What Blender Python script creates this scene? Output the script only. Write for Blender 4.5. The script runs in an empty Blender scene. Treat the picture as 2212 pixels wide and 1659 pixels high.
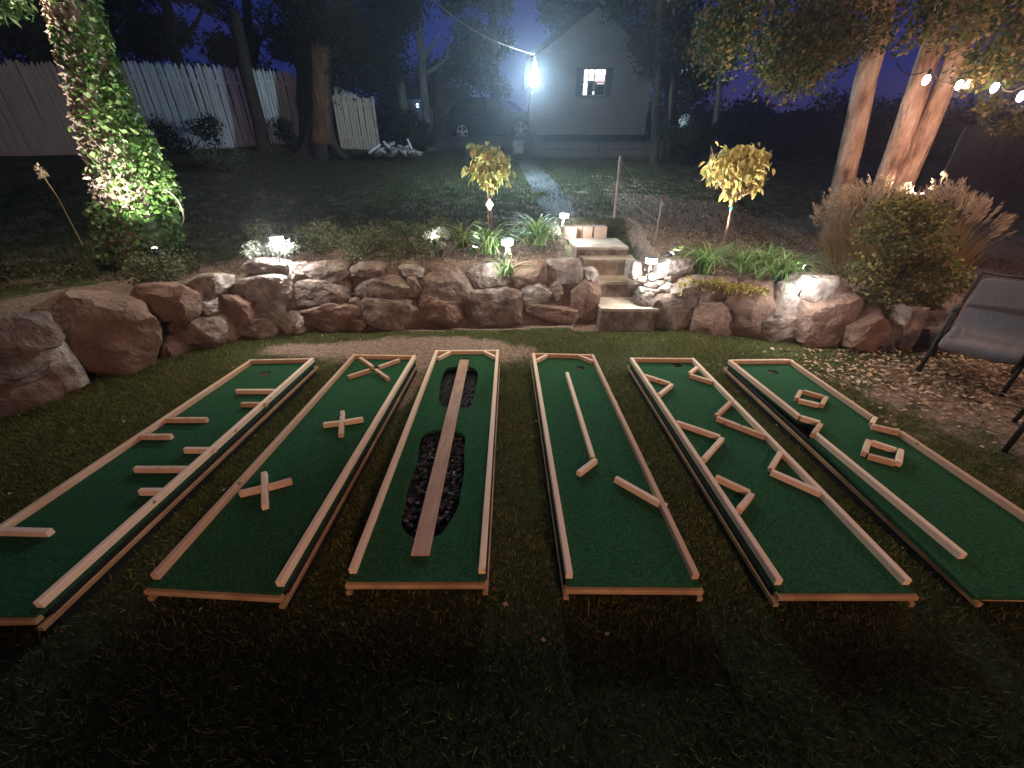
import bpy, bmesh, math, random
import numpy as np
from mathutils import Vector, Matrix, noise
from mathutils.geometry import delaunay_2d_cdt
random.seed(7); rng = np.random.default_rng(7)
C = bpy.context.scene.collection
SC = bpy.context.scene
R = math.radians

# ------------------------------------------------------------------ camera, sky, exposure
TH = R(28.94); CZ = 1.77; FP = 831.0
cd = bpy.data.cameras.new('camera'); cam = bpy.data.objects.new('camera', cd); C.objects.link(cam)
cd.sensor_width = 36; cd.lens = FP/2212*36; cd.clip_start = .05; cd.clip_end = 500
cam.location = (0, 0, CZ); cam.rotation_euler = (math.pi/2-TH, 0, 0)
SC.camera = cam
SC.view_settings.view_transform = 'Standard'; SC.view_settings.look = 'None'
SC.view_settings.exposure = 0; SC.view_settings.gamma = 1
SC.cycles.sample_clamp_indirect = 1.5; SC.cycles.max_bounces = 5
SC.cycles.use_denoising = True
w = bpy.data.worlds.new('World'); SC.world = w; w.use_nodes = True
nt = w.node_tree; bg = nt.nodes['Background']
sky = nt.nodes.new('ShaderNodeTexSky'); sky.sky_type = 'NISHITA'; sky.sun_disc = False
sky.sun_elevation = R(-.6); sky.sun_rotation = R(20)
tint = nt.nodes.new('ShaderNodeMix'); tint.data_type = 'RGBA'; tint.blend_type = 'MULTIPLY'
tint.inputs['Factor'].default_value = 1; tint.inputs['B'].default_value = (.30, .46, 3.6, 1)
nt.links.new(sky.outputs[0], tint.inputs['A']); nt.links.new(tint.outputs['Result'], bg.inputs[0])
bg.inputs[1].default_value = .06

# ------------------------------------------------------------------ helpers
def ray(x, y):
    v = (y-829.5)/FP
    return Vector(((x-1106)/FP, math.cos(TH)-v*math.sin(TH), -(math.sin(TH)+v*math.cos(TH))))
def at_z(x, y, z):
    d = ray(x, y); return Vector((0, 0, CZ))+d*((z-CZ)/d.z)
def at_Y(x, y, Y):
    d = ray(x, y); return Vector((0, 0, CZ))+d*(Y/d.y)

def nodes_mat(name): 
    m = bpy.data.materials.new(name); m.use_nodes = True
    return m, m.node_tree, m.node_tree.nodes['Principled BSDF']
def mat(name, c1, c2=None, rough=.8, scale=6, bump=0, bscale=None, metal=0, spec=.3, detail=6, island=0, stretch=None, c3=None, trans=0, orand=0, knots=0):
    m, t, p = nodes_mat(name)
    p.inputs['Roughness'].default_value = rough; p.inputs['Metallic'].default_value = metal
    p.inputs['Specular IOR Level'].default_value = spec
    c2 = c2 or c1
    tc = t.nodes.new('ShaderNodeTexCoord'); mp = t.nodes.new('ShaderNodeMapping')
    geo = t.nodes.new('ShaderNodeNewGeometry')
    t.links.new(geo.outputs['Position'], mp.inputs[0])
    if stretch: mp.inputs['Scale'].default_value = stretch
    n = t.nodes.new('ShaderNodeTexNoise'); n.inputs['Scale'].default_value = scale; n.inputs['Detail'].default_value = detail
    n.inputs['Roughness'].default_value = .65
    t.links.new(mp.outputs[0], n.inputs['Vector'])
    cr = t.nodes.new('ShaderNodeValToRGB'); e = cr.color_ramp.elements
    e[0].position = .35; e[0].color = (*c1, 1); e[1].position = .65; e[1].color = (*c2, 1)
    if c3: x = e.new(.5); x.color = (*c3, 1)
    if orand:
        oi = t.nodes.new('ShaderNodeObjectInfo'); mx = t.nodes.new('ShaderNodeMix'); mx.inputs['Factor'].default_value = orand
        t.links.new(n.outputs['Fac'], mx.inputs['A']); t.links.new(oi.outputs['Random'], mx.inputs['B']); t.links.new(mx.outputs['Result'], cr.inputs[0])
    elif island:
        mx = t.nodes.new('ShaderNodeMix'); mx.inputs['Factor'].default_value = island
        t.links.new(n.outputs['Fac'], mx.inputs['A']); t.links.new(geo.outputs['Random Per Island'], mx.inputs['B'])
        t.links.new(mx.outputs['Result'], cr.inputs[0])
    else: t.links.new(n.outputs['Fac'], cr.inputs[0])
    if knots:
        vo = t.nodes.new('ShaderNodeTexVoronoi'); vo.inputs['Scale'].default_value = knots; t.links.new(geo.outputs['Position'], vo.inputs['Vector'])
        r2 = t.nodes.new('ShaderNodeValToRGB'); e2 = r2.color_ramp.elements; e2[0].position = .04; e2[0].color = (.3, .2, .14, 1); e2[1].position = .11; e2[1].color = (1, 1, 1, 1)
        t.links.new(vo.outputs['Distance'], r2.inputs[0]); mk = t.nodes.new('ShaderNodeMix'); mk.data_type = 'RGBA'; mk.blend_type = 'MULTIPLY'; mk.inputs['Factor'].default_value = 1
        t.links.new(cr.outputs[0], mk.inputs['A']); t.links.new(r2.outputs[0], mk.inputs['B']); cr = mk
        t.links.new(mk.outputs['Result'], p.inputs['Base Color'])
    else: t.links.new(cr.outputs[0], p.inputs['Base Color'])
    if bump:
        n2 = t.nodes.new('ShaderNodeTexNoise'); n2.inputs['Scale'].default_value = bscale or scale*4; n2.inputs['Detail'].default_value = 8
        t.links.new(mp.outputs[0], n2.inputs['Vector'])
        b = t.nodes.new('ShaderNodeBump'); b.inputs['Strength'].default_value = 1; b.inputs['Distance'].default_value = bump
        t.links.new(n2.outputs['Fac'], b.inputs['Height']); t.links.new(b.outputs[0], p.inputs['Normal'])
    if trans:
        tr = t.nodes.new('ShaderNodeBsdfTranslucent'); mxs = t.nodes.new('ShaderNodeMixShader'); mxs.inputs[0].default_value = trans
        t.links.new(cr.outputs[0], tr.inputs[0]); t.links.new(p.outputs[0], mxs.inputs[1]); t.links.new(tr.outputs[0], mxs.inputs[2])
        t.links.new(mxs.outputs[0], t.nodes['Material Output'].inputs[0])
    return m
def emis(name, col, s):
    m, t, p = nodes_mat(name); p.inputs['Base Color'].default_value = (*col, 1)
    p.inputs['Emission Color'].default_value = (*col, 1); p.inputs['Emission Strength'].default_value = s
    return m

class MB:
    def __init__(s): s.v = []; s.f = []
    def add(s, vs, fs):
        o = len(s.v); s.v += [tuple(v) for v in vs]; s.f += [tuple(i+o for i in f) for f in fs]; return s
    def box(s, c, sz, rz=0, M=None):
        x, y, z = (k/2 for k in sz); M2 = M or Matrix.Rotation(rz, 3, 'Z')
        vs = [Vector(c)+M2@Vector((a*x, b*y, d*z)) for a in (-1, 1) for b in (-1, 1) for d in (-1, 1)]
        return s.add(vs, [(0, 1, 3, 2), (4, 6, 7, 5), (0, 4, 5, 1), (2, 3, 7, 6), (0, 2, 6, 4), (1, 5, 7, 3)])
    def bar(s, p, q, wd, z0, z1, ch=.004):
        """board lying along p>q (2D direction), chamfered on its top edges"""
        p = Vector((p[0], p[1], 0)); q = Vector((q[0], q[1], 0)); d = (q-p).normalized(); n = Vector((-d.y, d.x, 0)); h = wd/2
        sec = [(-h, z0), (-h, z1-ch), (-h+ch, z1), (h-ch, z1), (h, z1-ch), (h, z0)]
        vs = [e+n*a+Vector((0, 0, b)) for e in (p, q) for a, b in sec]
        fs = [(i, (i+1) % 6, (i+1) % 6+6, i+6) for i in range(6)]+[tuple(range(5, -1, -1)), tuple(range(6, 12))]
        return s.add(vs, fs)
    def tube(s, pts, rad, n=8, cap=True):
        pts = [Vector(p) for p in pts]; rad = rad if hasattr(rad, '__len__') else [rad]*len(pts)
        vs = []; fs = []
        u = None
        for i, p in enumerate(pts):
            d = (pts[min(i+1, len(pts)-1)]-pts[max(i-1, 0)]).normalized()
            if u is None: u = d.orthogonal().normalized()
            u = (u-d*u.dot(d)).normalized(); w_ = d.cross(u)
            for k in range(n):
                a = 2*math.pi*k/n; vs.append(p+(u*math.cos(a)+w_*math.sin(a))*rad[i])
        for i in range(len(pts)-1):
            for k in range(n):
                a = i*n+k; b = i*n+(k+1) % n; fs.append((a, b, b+n, a+n))
        if cap: fs += [tuple(range(n-1, -1, -1)), tuple(range((len(pts)-1)*n, len(pts)*n))]
        return s.add(vs, fs)
    def lathe(s, c, prof, n=20):
        vs = []; fs = []; c = Vector(c)
        for r_, z in prof:
            for k in range(n):
                a = 2*math.pi*k/n; vs.append(c+Vector((r_*math.cos(a), r_*math.sin(a), z)))
        for i in range(len(prof)-1):
            for k in range(n):
                a = i*n+k; b = i*n+(k+1) % n; fs.append((a, b, b+n, a+n))
        fs += [tuple(range(n-1, -1, -1)), tuple(range((len(prof)-1)*n, len(prof)*n))]
        return s.add(vs, fs)
    def prism(s, poly, z0, z1):
        n = len(poly)
        return s.add([(x, y, z0) for x, y in poly]+[(x, y, z1) for x, y in poly],
                     [tuple(range(n-1, -1, -1)), tuple(range(n, 2*n))]+[(i, (i+1) % n, (i+1) % n+n, i+n) for i in range(n)])
    def extr(s, poly3, vec):
        n = len(poly3); v = Vector(vec)
        return s.add([Vector(p) for p in poly3]+[Vector(p)+v for p in poly3],
                     [tuple(range(n-1, -1, -1)), tuple(range(n, 2*n))]+[(i, (i+1) % n, (i+1) % n+n, i+n) for i in range(n)])
WL = {}
def tag(o, label=None, cat=None, group=None, kind=None):
    if label: o['label'] = label
    if cat: o['category'] = cat
    if group: o['group'] = group
    if kind: o['kind'] = kind
    return o
def thing(name, loc, label, cat, group=None):
    o = bpy.data.objects.new(name, None); C.objects.link(o); o.location = loc; o.empty_display_size = .1
    WL[o] = Vector(loc); return tag(o, label, cat, group)
def link_mesh(name, me, material, parent, loc, smooth):
    if material: me.materials.append(material)
    if smooth: me.polygons.foreach_set('use_smooth', [True]*len(me.polygons))
    o = bpy.data.objects.new(name, me); C.objects.link(o)
    WL[o] = Vector(loc)
    if parent: o.parent = parent; o.location = Vector(loc)-WL[parent]
    else: o.location = loc
    return o
def obj(name, mb, material, parent=None, smooth=False, base=False):
    a = np.array(mb.v, dtype=float); c = (a.min(0)+a.max(0))/2
    if base: c[2] = a[:, 2].min()
    me = bpy.data.meshes.new(name); me.from_pydata((a-c).tolist(), [], mb.f); me.update()
    bm = bmesh.new(); bm.from_mesh(me); bmesh.ops.recalc_face_normals(bm, faces=bm.faces); bm.to_mesh(me); bm.free()
    return link_mesh(name, me, material, parent, c, smooth)
def np_obj(name, verts, faces, material, parent=None, smooth=False, loc=None):
    """verts (n,3), faces (m,k) arrays with one k"""
    c = verts.mean(0) if loc is None else np.array(loc)
    me = bpy.data.meshes.new(name); k = faces.shape[1]; m = len(faces)
    me.vertices.add(len(verts)); me.vertices.foreach_set('co', (verts-c).ravel().astype(np.float32))
    me.loops.add(m*k); me.loops.foreach_set('vertex_index', faces.ravel().astype(np.int32))
    me.polygons.add(m); me.polygons.foreach_set('loop_start', (np.arange(m)*k).astype(np.int32))
    me.update(calc_edges=True)
    return link_mesh(name, me, material, parent, c, smooth)
def inst(name, me, parent, wloc, rot, scale=1):
    o = bpy.data.objects.new(name, me); C.objects.link(o); o.parent = parent
    o.location = Vector(wloc)-WL[parent]; o.rotation_euler = rot; o.scale = (scale,)*3 if not hasattr(scale, '__len__') else scale
    WL[o] = Vector(wloc); return o
def mesh_of(mb, material, name='shape', smooth=False):
    me = bpy.data.meshes.new(name); me.from_pydata([tuple(v) for v in mb.v], [], mb.f); me.update(); me.materials.append(material)
    if smooth: me.polygons.foreach_set('use_smooth', [True]*len(me.polygons))
    return me

def leaves_np(P, size, up=None, droop=0, aspect=.55, jit=.3):
    """diamond leaves bent along the middle at the points P"""
    n = len(P); s = size*(1+jit*rng.uniform(-1, 1, n))
    d = rng.normal(size=(n, 3)); d[:, 2] -= droop; d /= np.linalg.norm(d, axis=1)[:, None]
    r_ = rng.normal(size=(n, 3)); sd = np.cross(d, r_); sd /= np.linalg.norm(sd, axis=1)[:, None]
    nn = np.cross(d, sd)
    a = P; b = P+d*s[:, None]; m = P+d*(s*.45)[:, None]
    l = m+sd*(s*aspect*.5)[:, None]+nn*(s*.12)[:, None]; q = m-sd*(s*aspect*.5)[:, None]+nn*(s*.12)[:, None]
    V = np.stack([a, l, b, q], 1).reshape(-1, 3)
    i = np.arange(n)*4; F = np.stack([i, i+1, i+2, i, i+2, i+3], 1).reshape(-1, 3)
    return V, F
def blob_points(clumps, n, hollow=.45):
    cs = np.array([c[:3] for c in clumps], float); rs = np.array([c[3:] if len(c) > 4 else (c[3],)*3 for c in clumps], float)
    wgt = rs.prod(1)**.67; k = rng.choice(len(cs), n, p=wgt/wgt.sum())
    d = rng.normal(size=(n, 3)); d /= np.linalg.norm(d, axis=1)[:, None]
    r_ = rng.uniform(hollow, 1.0, n)**.7*(1+.15*rng.normal(size=n))
    return cs[k]+d*rs[k]*r_[:, None]

# ------------------------------------------------------------------ materials
M = {}
M['wood'] = mat('rail_wood', (.60, .38, .24), (.90, .68, .48), .7, 3, .0012, 60, stretch=(6, 1, 6), c3=(.80, .55, .37), orand=.45, knots=7)
M['wood2'] = mat('frame_wood', (.34, .20, .09), (.56, .36, .18), .75, 4, .001, 40)
M['redwood'] = mat('ramp_plank_wood', (.40, .24, .16), (.56, .37, .26), .7, 5, .001, 30, stretch=(8, 1, 8))
M['turf'] = mat('putting_turf', (.010, .052, .018), (.040, .120, .048), .95, 75, .004, 260, spec=.1, c3=(.020, .088, .034))
M['pit'] = mat('black_rubble', (.012, .013, .017), (.10, .105, .13), .3, 40, .01, 60, spec=.6)
M['cup'] = mat('cup_lining', (.35, .33, .3), (.5, .48, .44), .6)
M['dark'] = mat('dark_void', (.01, .01, .01), (.02, .018, .016), .9)
M['rock'] = mat('boulder_stone', (.12, .08, .062), (.33, .25, .20), .9, 6.5, .035, 16, c3=(.21, .148, .115))
M['rock2'] = mat('boulder_stone_pale', (.20, .155, .13), (.50, .43, .36), .9, 8, .04, 15, c3=(.30, .235, .19))
M['rock3'] = mat('boulder_stone_red', (.13, .075, .052), (.28, .175, .125), .9, 2.5, .03, 18)
M['step'] = mat('step_stone', (.32, .25, .19), (.52, .43, .34), .85, 5, .006, 25)
M['brick'] = mat('edging_block', (.38, .25, .18), (.5, .36, .27), .85, 8, .003, 40)
M['bark'] = mat('tree_bark', (.02, .015, .011), (.065, .048, .035), .95, 5, .03, 14, stretch=(1, 1, .25))
M['bark_pale'] = mat('pale_bark', (.11, .055, .035), (.48, .33, .26), .95, 5, .05, 22, stretch=(1, 1, .35), c3=(.33, .20, .14))
M['bark_grey'] = mat('grey_bark', (.08, .08, .07), (.18, .18, .16), .9, 6, .02, 16, stretch=(1, 1, .3))
M['ivybark'] = mat('ivy_trunk_bark', (.22, .14, .10), (.60, .50, .42), .9, 14, .03, 22, stretch=(1, 1, .5))
M['heart'] = mat('rotten_heartwood', (.06, .03, .018), (.26, .14, .085), .95, 6, .06, 12, stretch=(4, 4, .25), c3=(.14, .07, .042))
M['ivy'] = mat('ivy_leaf', (.05, .13, .02), (.25, .36, .13), .45, 9, island=.8, spec=.5, trans=.2, c3=(.12, .24, .05))
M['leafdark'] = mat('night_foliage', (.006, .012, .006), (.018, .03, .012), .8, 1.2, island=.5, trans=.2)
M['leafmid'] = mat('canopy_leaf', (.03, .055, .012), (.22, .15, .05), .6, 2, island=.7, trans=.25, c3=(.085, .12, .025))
M['magleaf'] = mat('sapling_leaf', (.34, .33, .08), (.70, .46, .16), .5, 30, spec=.5, trans=.35, c3=(.60, .48, .17))
M['magleafg'] = mat('sapling_leaf_green', (.16, .22, .06), (.5, .45, .2), .5, 30, spec=.5, trans=.35, c3=(.3, .33, .1))
M['strap'] = mat('strap_leaf', (.12, .24, .05), (.42, .55, .22), .5, 20, island=.7, trans=.3)
M['shrub'] = mat('shrub_leaf', (.07, .08, .035), (.17, .17, .08), .8, 5, island=.7, trans=.2)
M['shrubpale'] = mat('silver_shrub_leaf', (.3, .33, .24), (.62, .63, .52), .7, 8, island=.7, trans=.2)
M['bushleaf'] = mat('bush_leaf', (.075, .08, .025), (.34, .25, .08), .75, 5, island=.6, trans=.2, c3=(.15, .14, .04))
M['plume'] = mat('grass_plume', (.42, .30, .19), (.72, .58, .42), .9, 20, island=.6, trans=.3)
M['drygrass'] = mat('dry_grass_blade', (.3, .2, .07), (.5, .36, .14), .85, 10, island=.7, trans=.3)
M['creeper'] = mat('yellow_creeper', (.28, .24, .05), (.55, .42, .12), .8, 10, island=.7, trans=.2)
M['deadleaf'] = mat('fallen_leaf', (.14, .075, .04), (.48, .33, .21), .85, 10, island=.9)
M['grass'] = mat('lawn_blade', (.05, .058, .010), (.26, .24, .065), .85, 3, island=.55, trans=.2, c3=(.11, .125, .024))
M['grassdark'] = mat('slope_grass_blade', (.03, .034, .014), (.11, .085, .045), .85, 3, island=.6, trans=.2, c3=(.05, .052, .024))
M['metal'] = mat('lamp_metal', (.5, .5, .5), (.6, .6, .6), .35, metal=1)
M['black'] = mat('black_metal', (.012, .012, .013), (.02, .02, .02), .5)
M['sling'] = mat('chair_sling', (.12, .11, .12), (.16, .15, .16), .8, 40, .001, 300)
M['picket'] = mat('weathered_picket', (.42, .44, .43), (.82, .84, .83), .9, 3, .004, 30, stretch=(8, 8, .5), c3=(.62, .64, .63))
M['picket_tan'] = mat('tan_picket', (.44, .35, .28), (.66, .56, .46), .9, 3, .004, 30, stretch=(8, 8, .5))
M['siding'] = mat('house_siding', (.165, .138, .122), (.195, .165, .147), .75, 2)
M['roof'] = mat('roof_shingle', (.010, .010, .012), (.02, .02, .022), .9, 12, .01, 30)
M['shutter'] = mat('dark_shutter', (.02, .022, .035), (.03, .032, .05), .6)
M['white'] = mat('white_paint', (.75, .75, .75), (.8, .8, .8), .5)
M['concrete'] = mat('concrete', (.22, .22, .21), (.33, .33, .31), .9, 6, .004, 40)
M['timber'] = mat('retaining_timber', (.06, .05, .045), (.10, .085, .075), .9, 5, .006, 20, stretch=(.5, 5, 5))
M['carpaint'] = mat('car_paint', (.018, .024, .045), (.024, .032, .058), .22, spec=.6)
M['carpaint'].node_tree.nodes['Principled BSDF'].inputs['Coat Weight'].default_value = .6
M['glass'] = mat('car_glass', (.01, .012, .015), (.012, .014, .018), .08, spec=.8)
M['tyre'] = mat('tyre_rubber', (.015, .015, .015), (.025, .025, .025), .85)
M['rim'] = mat('wheel_rim', (.75, .75, .77), (.85, .85, .87), .45)
M['chrome'] = mat('chrome', (.75, .75, .75), (.8, .8, .8), .15, metal=1)
M['lamp'] = emis('lamp_white', (.93, .97, 1), 30)
M['lampb'] = emis('lamp_cool_bright', (.80, .92, 1), 260)
M['bulb'] = emis('warm_bulb', (1, .86, .78), 30)
M['pane'] = emis('lit_pane', (.95, .93, 1), 2.2)
M['panew'] = emis('lit_pane_warm', (.95, .74, .72), 1.1)
M['paned'] = mat('dark_pane', (.012, .014, .03), (.02, .022, .04), .2)
M['red'] = mat('red_tip', (.5, .05, .05), (.6, .08, .06), .6)
M['tape'] = mat('teal_tape', (.05, .45, .42), (.08, .5, .46), .5)
M['stake'] = mat('stake_metal', (.3, .22, .18), (.42, .33, .28), .6)

# ------------------------------------------------------------------ terrain
WB = [(-6.5, -6), (-5.0, -2), (-4.45, 1), (-4.18, 2.61), (-4.05, 3.1), (-3.82, 3.75), (-3.35, 4.2), (-2.4, 4.45), (-.6, 4.52), (.9, 4.6), (1.95, 4.62), (2.6, 4.45), (3.4, 4.2), (4.4, 3.95), (6, 3.95), (12, 4.2), (30, 4.6)]
WBn = np.array(WB)
def sdist(X, Y):
    """signed distance to the wall foot, positive on the hill side; also the x of the nearest point"""
    X = np.asarray(X, float); Y = np.asarray(Y, float); best = np.full(X.shape, 1e9); sg = np.ones(X.shape); nx = np.zeros(X.shape)
    for a, b in zip(WBn[:-1], WBn[1:]):
        d = b-a; t = np.clip(((X-a[0])*d[0]+(Y-a[1])*d[1])/(d@d), 0, 1)
        px = a[0]+t*d[0]; py = a[1]+t*d[1]; q = np.hypot(X-px, Y-py)
        cr = d[0]*(Y-a[1])-d[1]*(X-a[0])
        m = q < best; best = np.where(m, q, best); sg = np.where(m, np.sign(cr), sg); nx = np.where(m, px, nx)
    return best*sg, nx
def snoise(X, Y):
    return (np.sin(X*1.7+Y*.6)+np.sin(Y*2.3-X*.9+1)+np.sin(X*4.1+Y*3.3+2)*.5+np.sin(X*7.7-Y*6.1)*.3)/2.8
STX0, STX1 = .78, 1.98
def terrain(X, Y):
    X = np.asarray(X, float); Y = np.asarray(Y, float)
    d, nx = sdist(X, Y)
    top = np.interp(nx, [-5, -4.2, -3.5, -2, 0, 2, 2.8, 3.6, 4.6, 8], [.5, .55, .62, .74, .80, .74, .62, .42, .28, .25])
    s = np.clip((d-.22)/.28, 0, 1); s = s*s*(3-2*s)
    up = np.interp(Y, [3, 4.5, 5.6, 9, 13, 17.5, 24, 60], [0, 0, .12, .62, 1.22, 2.0, 2.15, 3.0])
    far = np.clip((d-.4)/1.2, 0, 1)
    z = s*top+far*up*s+.012*snoise(X*2, Y*2)+.03*far*snoise(X, Y)
    left = np.clip((-X-4.5)/3, 0, 1)*np.clip(d, 0, 4)*.12; z = z+left*s
    st = (X > STX0) & (X < STX1)
    prof = np.interp(Y, [4.5, 4.9, 5.2, 5.54, 5.79, 6.4, 6.9], [-.05, .05, .2, .42, .62, .72, .95])
    z = np.where(st & (Y > 4.5) & (Y < 6.9), np.minimum(z, prof-.04), z)
    return z
def tz(x, y): return float(terrain(np.array([x]), np.array([y]))[0])
xs = np.concatenate([np.linspace(-60, -9, 40), np.linspace(-8.9, 9, 300), np.linspace(9.1, 60, 40)])
ys = np.concatenate([np.linspace(-12, -1, 20), np.linspace(-.95, 8, 170), np.linspace(8.1, 22, 90), np.linspace(22.5, 90, 30)])
XX, YY = np.meshgrid(xs, ys); ZZ = terrain(XX, YY)
V = np.stack([XX, YY, ZZ], 2).reshape(-1, 3); nx_, ny_ = len(xs), len(ys)
i = (np.arange(ny_-1)[:, None]*nx_+np.arange(nx_-1)[None, :]).ravel(); F = np.stack([i, i+1, i+1+nx_, i+nx_], 1)
gm, t, p = nodes_mat('ground_soil_and_grass'); p.inputs['Roughness'].default_value = .95; p.inputs['Specular IOR Level'].default_value = .1
geo = t.nodes.new('ShaderNodeNewGeometry')
def N(scale, det=8, rough=.65):
    n = t.nodes.new('ShaderNodeTexNoise'); n.inputs['Scale'].default_value = scale; n.inputs['Detail'].default_value = det; n.inputs['Roughness'].default_value = rough
    t.links.new(geo.outputs['Position'], n.inputs['Vector']); return n
def ramp(src, stops):
    c = t.nodes.new('ShaderNodeValToRGB'); e = c.color_ramp.elements
    for k, (pos, col) in enumerate(stops):
        x = e[k] if k < 2 else e.new(pos); x.position = pos; x.color = (*col, 1)
    t.links.new(src, c.inputs[0]); return c
att = t.nodes.new('ShaderNodeAttribute'); att.attribute_name = 'dirt'
soil = ramp(N(26).outputs['Fac'], [(.35, (.17, .11, .078)), (.65, (.38, .275, .205))])
gr = ramp(N(30).outputs['Fac'], [(.35, (.035, .042, .014)), (.65, (.085, .095, .035))])
brk = t.nodes.new('ShaderNodeMath'); brk.operation = 'ADD'; nb = N(3.5)
sub = t.nodes.new('ShaderNodeMath'); sub.operation = 'SUBTRACT'; sub.inputs[1].default_value = .5; t.links.new(nb.outputs['Fac'], sub.inputs[0])
t.links.new(att.outputs['Fac'], brk.inputs[0]); t.links.new(sub.outputs[0], brk.inputs[1])
fr = ramp(brk.outputs[0], [(.4, (0, 0, 0)), (.6, (1, 1, 1))])
mx = t.nodes.new('ShaderNodeMix'); mx.data_type = 'RGBA'
t.links.new(fr.outputs[0], mx.inputs['Factor']); t.links.new(gr.outputs[0], mx.inputs['A']); t.links.new(soil.outputs[0], mx.inputs['B']); t.links.new(mx.outputs['Result'], p.inputs['Base Color'])
bp = t.nodes.new('ShaderNodeBump'); bp.inputs['Distance'].default_value = .03; bp.inputs['Strength'].default_value = 1
t.links.new(N(38).outputs['Fac'], bp.inputs['Height']); t.links.new(bp.outputs[0], p.inputs['Normal'])
def dirtmask(X, Y):
    d, nx = sdist(X, Y); g = lambda cx, cy, sx, sy: np.exp(-((X-cx)/sx)**2-((Y-cy)/sy)**2)
    m = .12+1.25*g(-.9, 3.98, 1.15, .38)+.8*g(-1.02, 3.1, .16, .5)+.7*g(4.6, 2.7, 1.6, 1.4)+.5*g(-2.5, 4.0, .6, .2)
    m = np.maximum(m, np.where((d > .1) & (d < 1.3), .8, 0)); m = np.maximum(m, np.where((d > .1) & (X > 1.9) & (Y < 9), .62, 0))
    m = np.maximum(m, np.where((d > 1.1), .42, 0)-.35*g(-1.5, 12.5, 3.5, 2.0)); m = m-.5*g(1.5, 4.3, 1.3, .3)-.4*g(-3.4, 3.0, .7, 1.0)
    return m
ground = np_obj('ground', V, F, gm, smooth=True, loc=(0, 0, 0)); tag(ground, kind='structure')
a = ground.data.attributes.new('dirt', 'FLOAT', 'POINT'); a.data.foreach_set('value', dirtmask(V[:, 0], V[:, 1]).astype(np.float32))

# ------------------------------------------------------------------ driveway, path
dv = [at_Y(925, 318, 17.0), at_Y(1180, 336, 15.2), at_Y(1180, 300, 21), at_Y(900, 296, 24)]
DRZ = 2.84
mb = MB(); mb.prism([(-3.6, 16.6), (1.1, 15.6), (1.8, 24), (-4.6, 24)], 2.4, DRZ)
tag(obj('driveway', mb, mat('asphalt', (.04, .04, .042), (.07, .07, .072), .9, 20, .004, 60)), kind='structure')
pp = [(1140, 345, 13.2), (1158, 375, 11), (1178, 405, 9.4), (1196, 440, 8.1), (1212, 478, 7.1)]
pc = [at_Y(*q) for q in pp]; vs = []; fs = []
pv = []
for k, c in enumerate(pc):
    wd = .32 if k < 4 else .25
    for s_ in (-1, -.4, .4, 1): pv.append((c.x+wd*s_, c.y, tz(c.x+wd*s_, c.y)+.03-.02*abs(s_)))
pf = [(k*4+j, k*4+j+1, k*4+j+5, k*4+j+4) for k in range(len(pc)-1) for j in range(3)]
mb = MB(); mb.add(pv, pf); tag(obj('gravel_path', mb, mat('gravel', (.07, .07, .068), (.17, .17, .16), .95, 40, .03, 50)), kind='structure')

# ------------------------------------------------------------------ boulders
ico_cache = {}
def ico(n):
    if n not in ico_cache:
        bm = bmesh.new(); bmesh.ops.create_icosphere(bm, subdivisions=n, radius=1)
        ico_cache[n] = ([v.co.copy() for v in bm.verts], [tuple(v.index for v in f.verts) for f in bm.faces]); bm.free()
    return ico_cache[n]
def rock_mb(c, sz, seed, sub=4, rot=None, boxy=7, rough=.06):
    rr = random.Random(seed); vs, fs = ico(sub); off = Vector((seed*3.7, seed*1.3, 0))
    cuts = []
    for k in range(13):
        n = Vector((rr.uniform(-1, 1), rr.uniform(-1, 1), rr.uniform(-1, 1))).normalized(); cuts.append((n, rr.uniform(.92, 1.22)))
    Mr = rot or Matrix.Rotation(rr.uniform(-.15, .15), 3, 'Z')@Matrix.Rotation(rr.uniform(-.12, .12), 3, 'Y')
    out = []
    for v in vs:
        q = (abs(v.x)**boxy+abs(v.y)**boxy+abs(v.z)**boxy)**(1/boxy); p_ = v/q
        for n, dd in cuts:
            e = p_.dot(n)-dd
            if e > 0: p_ = p_-n*e
        nz = noise.noise(p_*1.6+off)*rough*1.3+noise.noise(p_*4.5+off)*rough*1.0+noise.noise(p_*12+off)*rough*.55
        p_ = p_*(1+nz)
        out.append(Vector(c)+Mr@Vector((p_.x*sz[0]/2, p_.y*sz[1]/2, p_.z*sz[2]/2)))
    return MB().add(out, fs)
wxp = [0, 150, 330, 480, 650, 1000, 1245, 1420, 1500, 1650, 1850, 1995]
wY = [at_z(x, y, 0).y for x, y in zip(wxp, [905, 850, 775, 742, 722, 712, 703, 710, 718, 738, 762, 762])]
def wall_hit(x, y):
    Yb = float(np.interp(x, wxp, wY)); d = ray(x, y); k = .30
    t_ = (Yb+k*CZ)/(d.y-k*d.z); return Vector((0, 0, CZ))+d*t_, t_
LW = thing('boulder_wall', (-1.5, 4.9, 0), 'dry stacked boulder retaining wall left of the stone steps, curving towards the camera', 'retaining wall')
RW = thing('boulder_wall', (3.2, 4.6, 0), 'dry stacked boulder retaining wall right of the stone steps, ending behind the grey chair', 'retaining wall')
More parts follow.
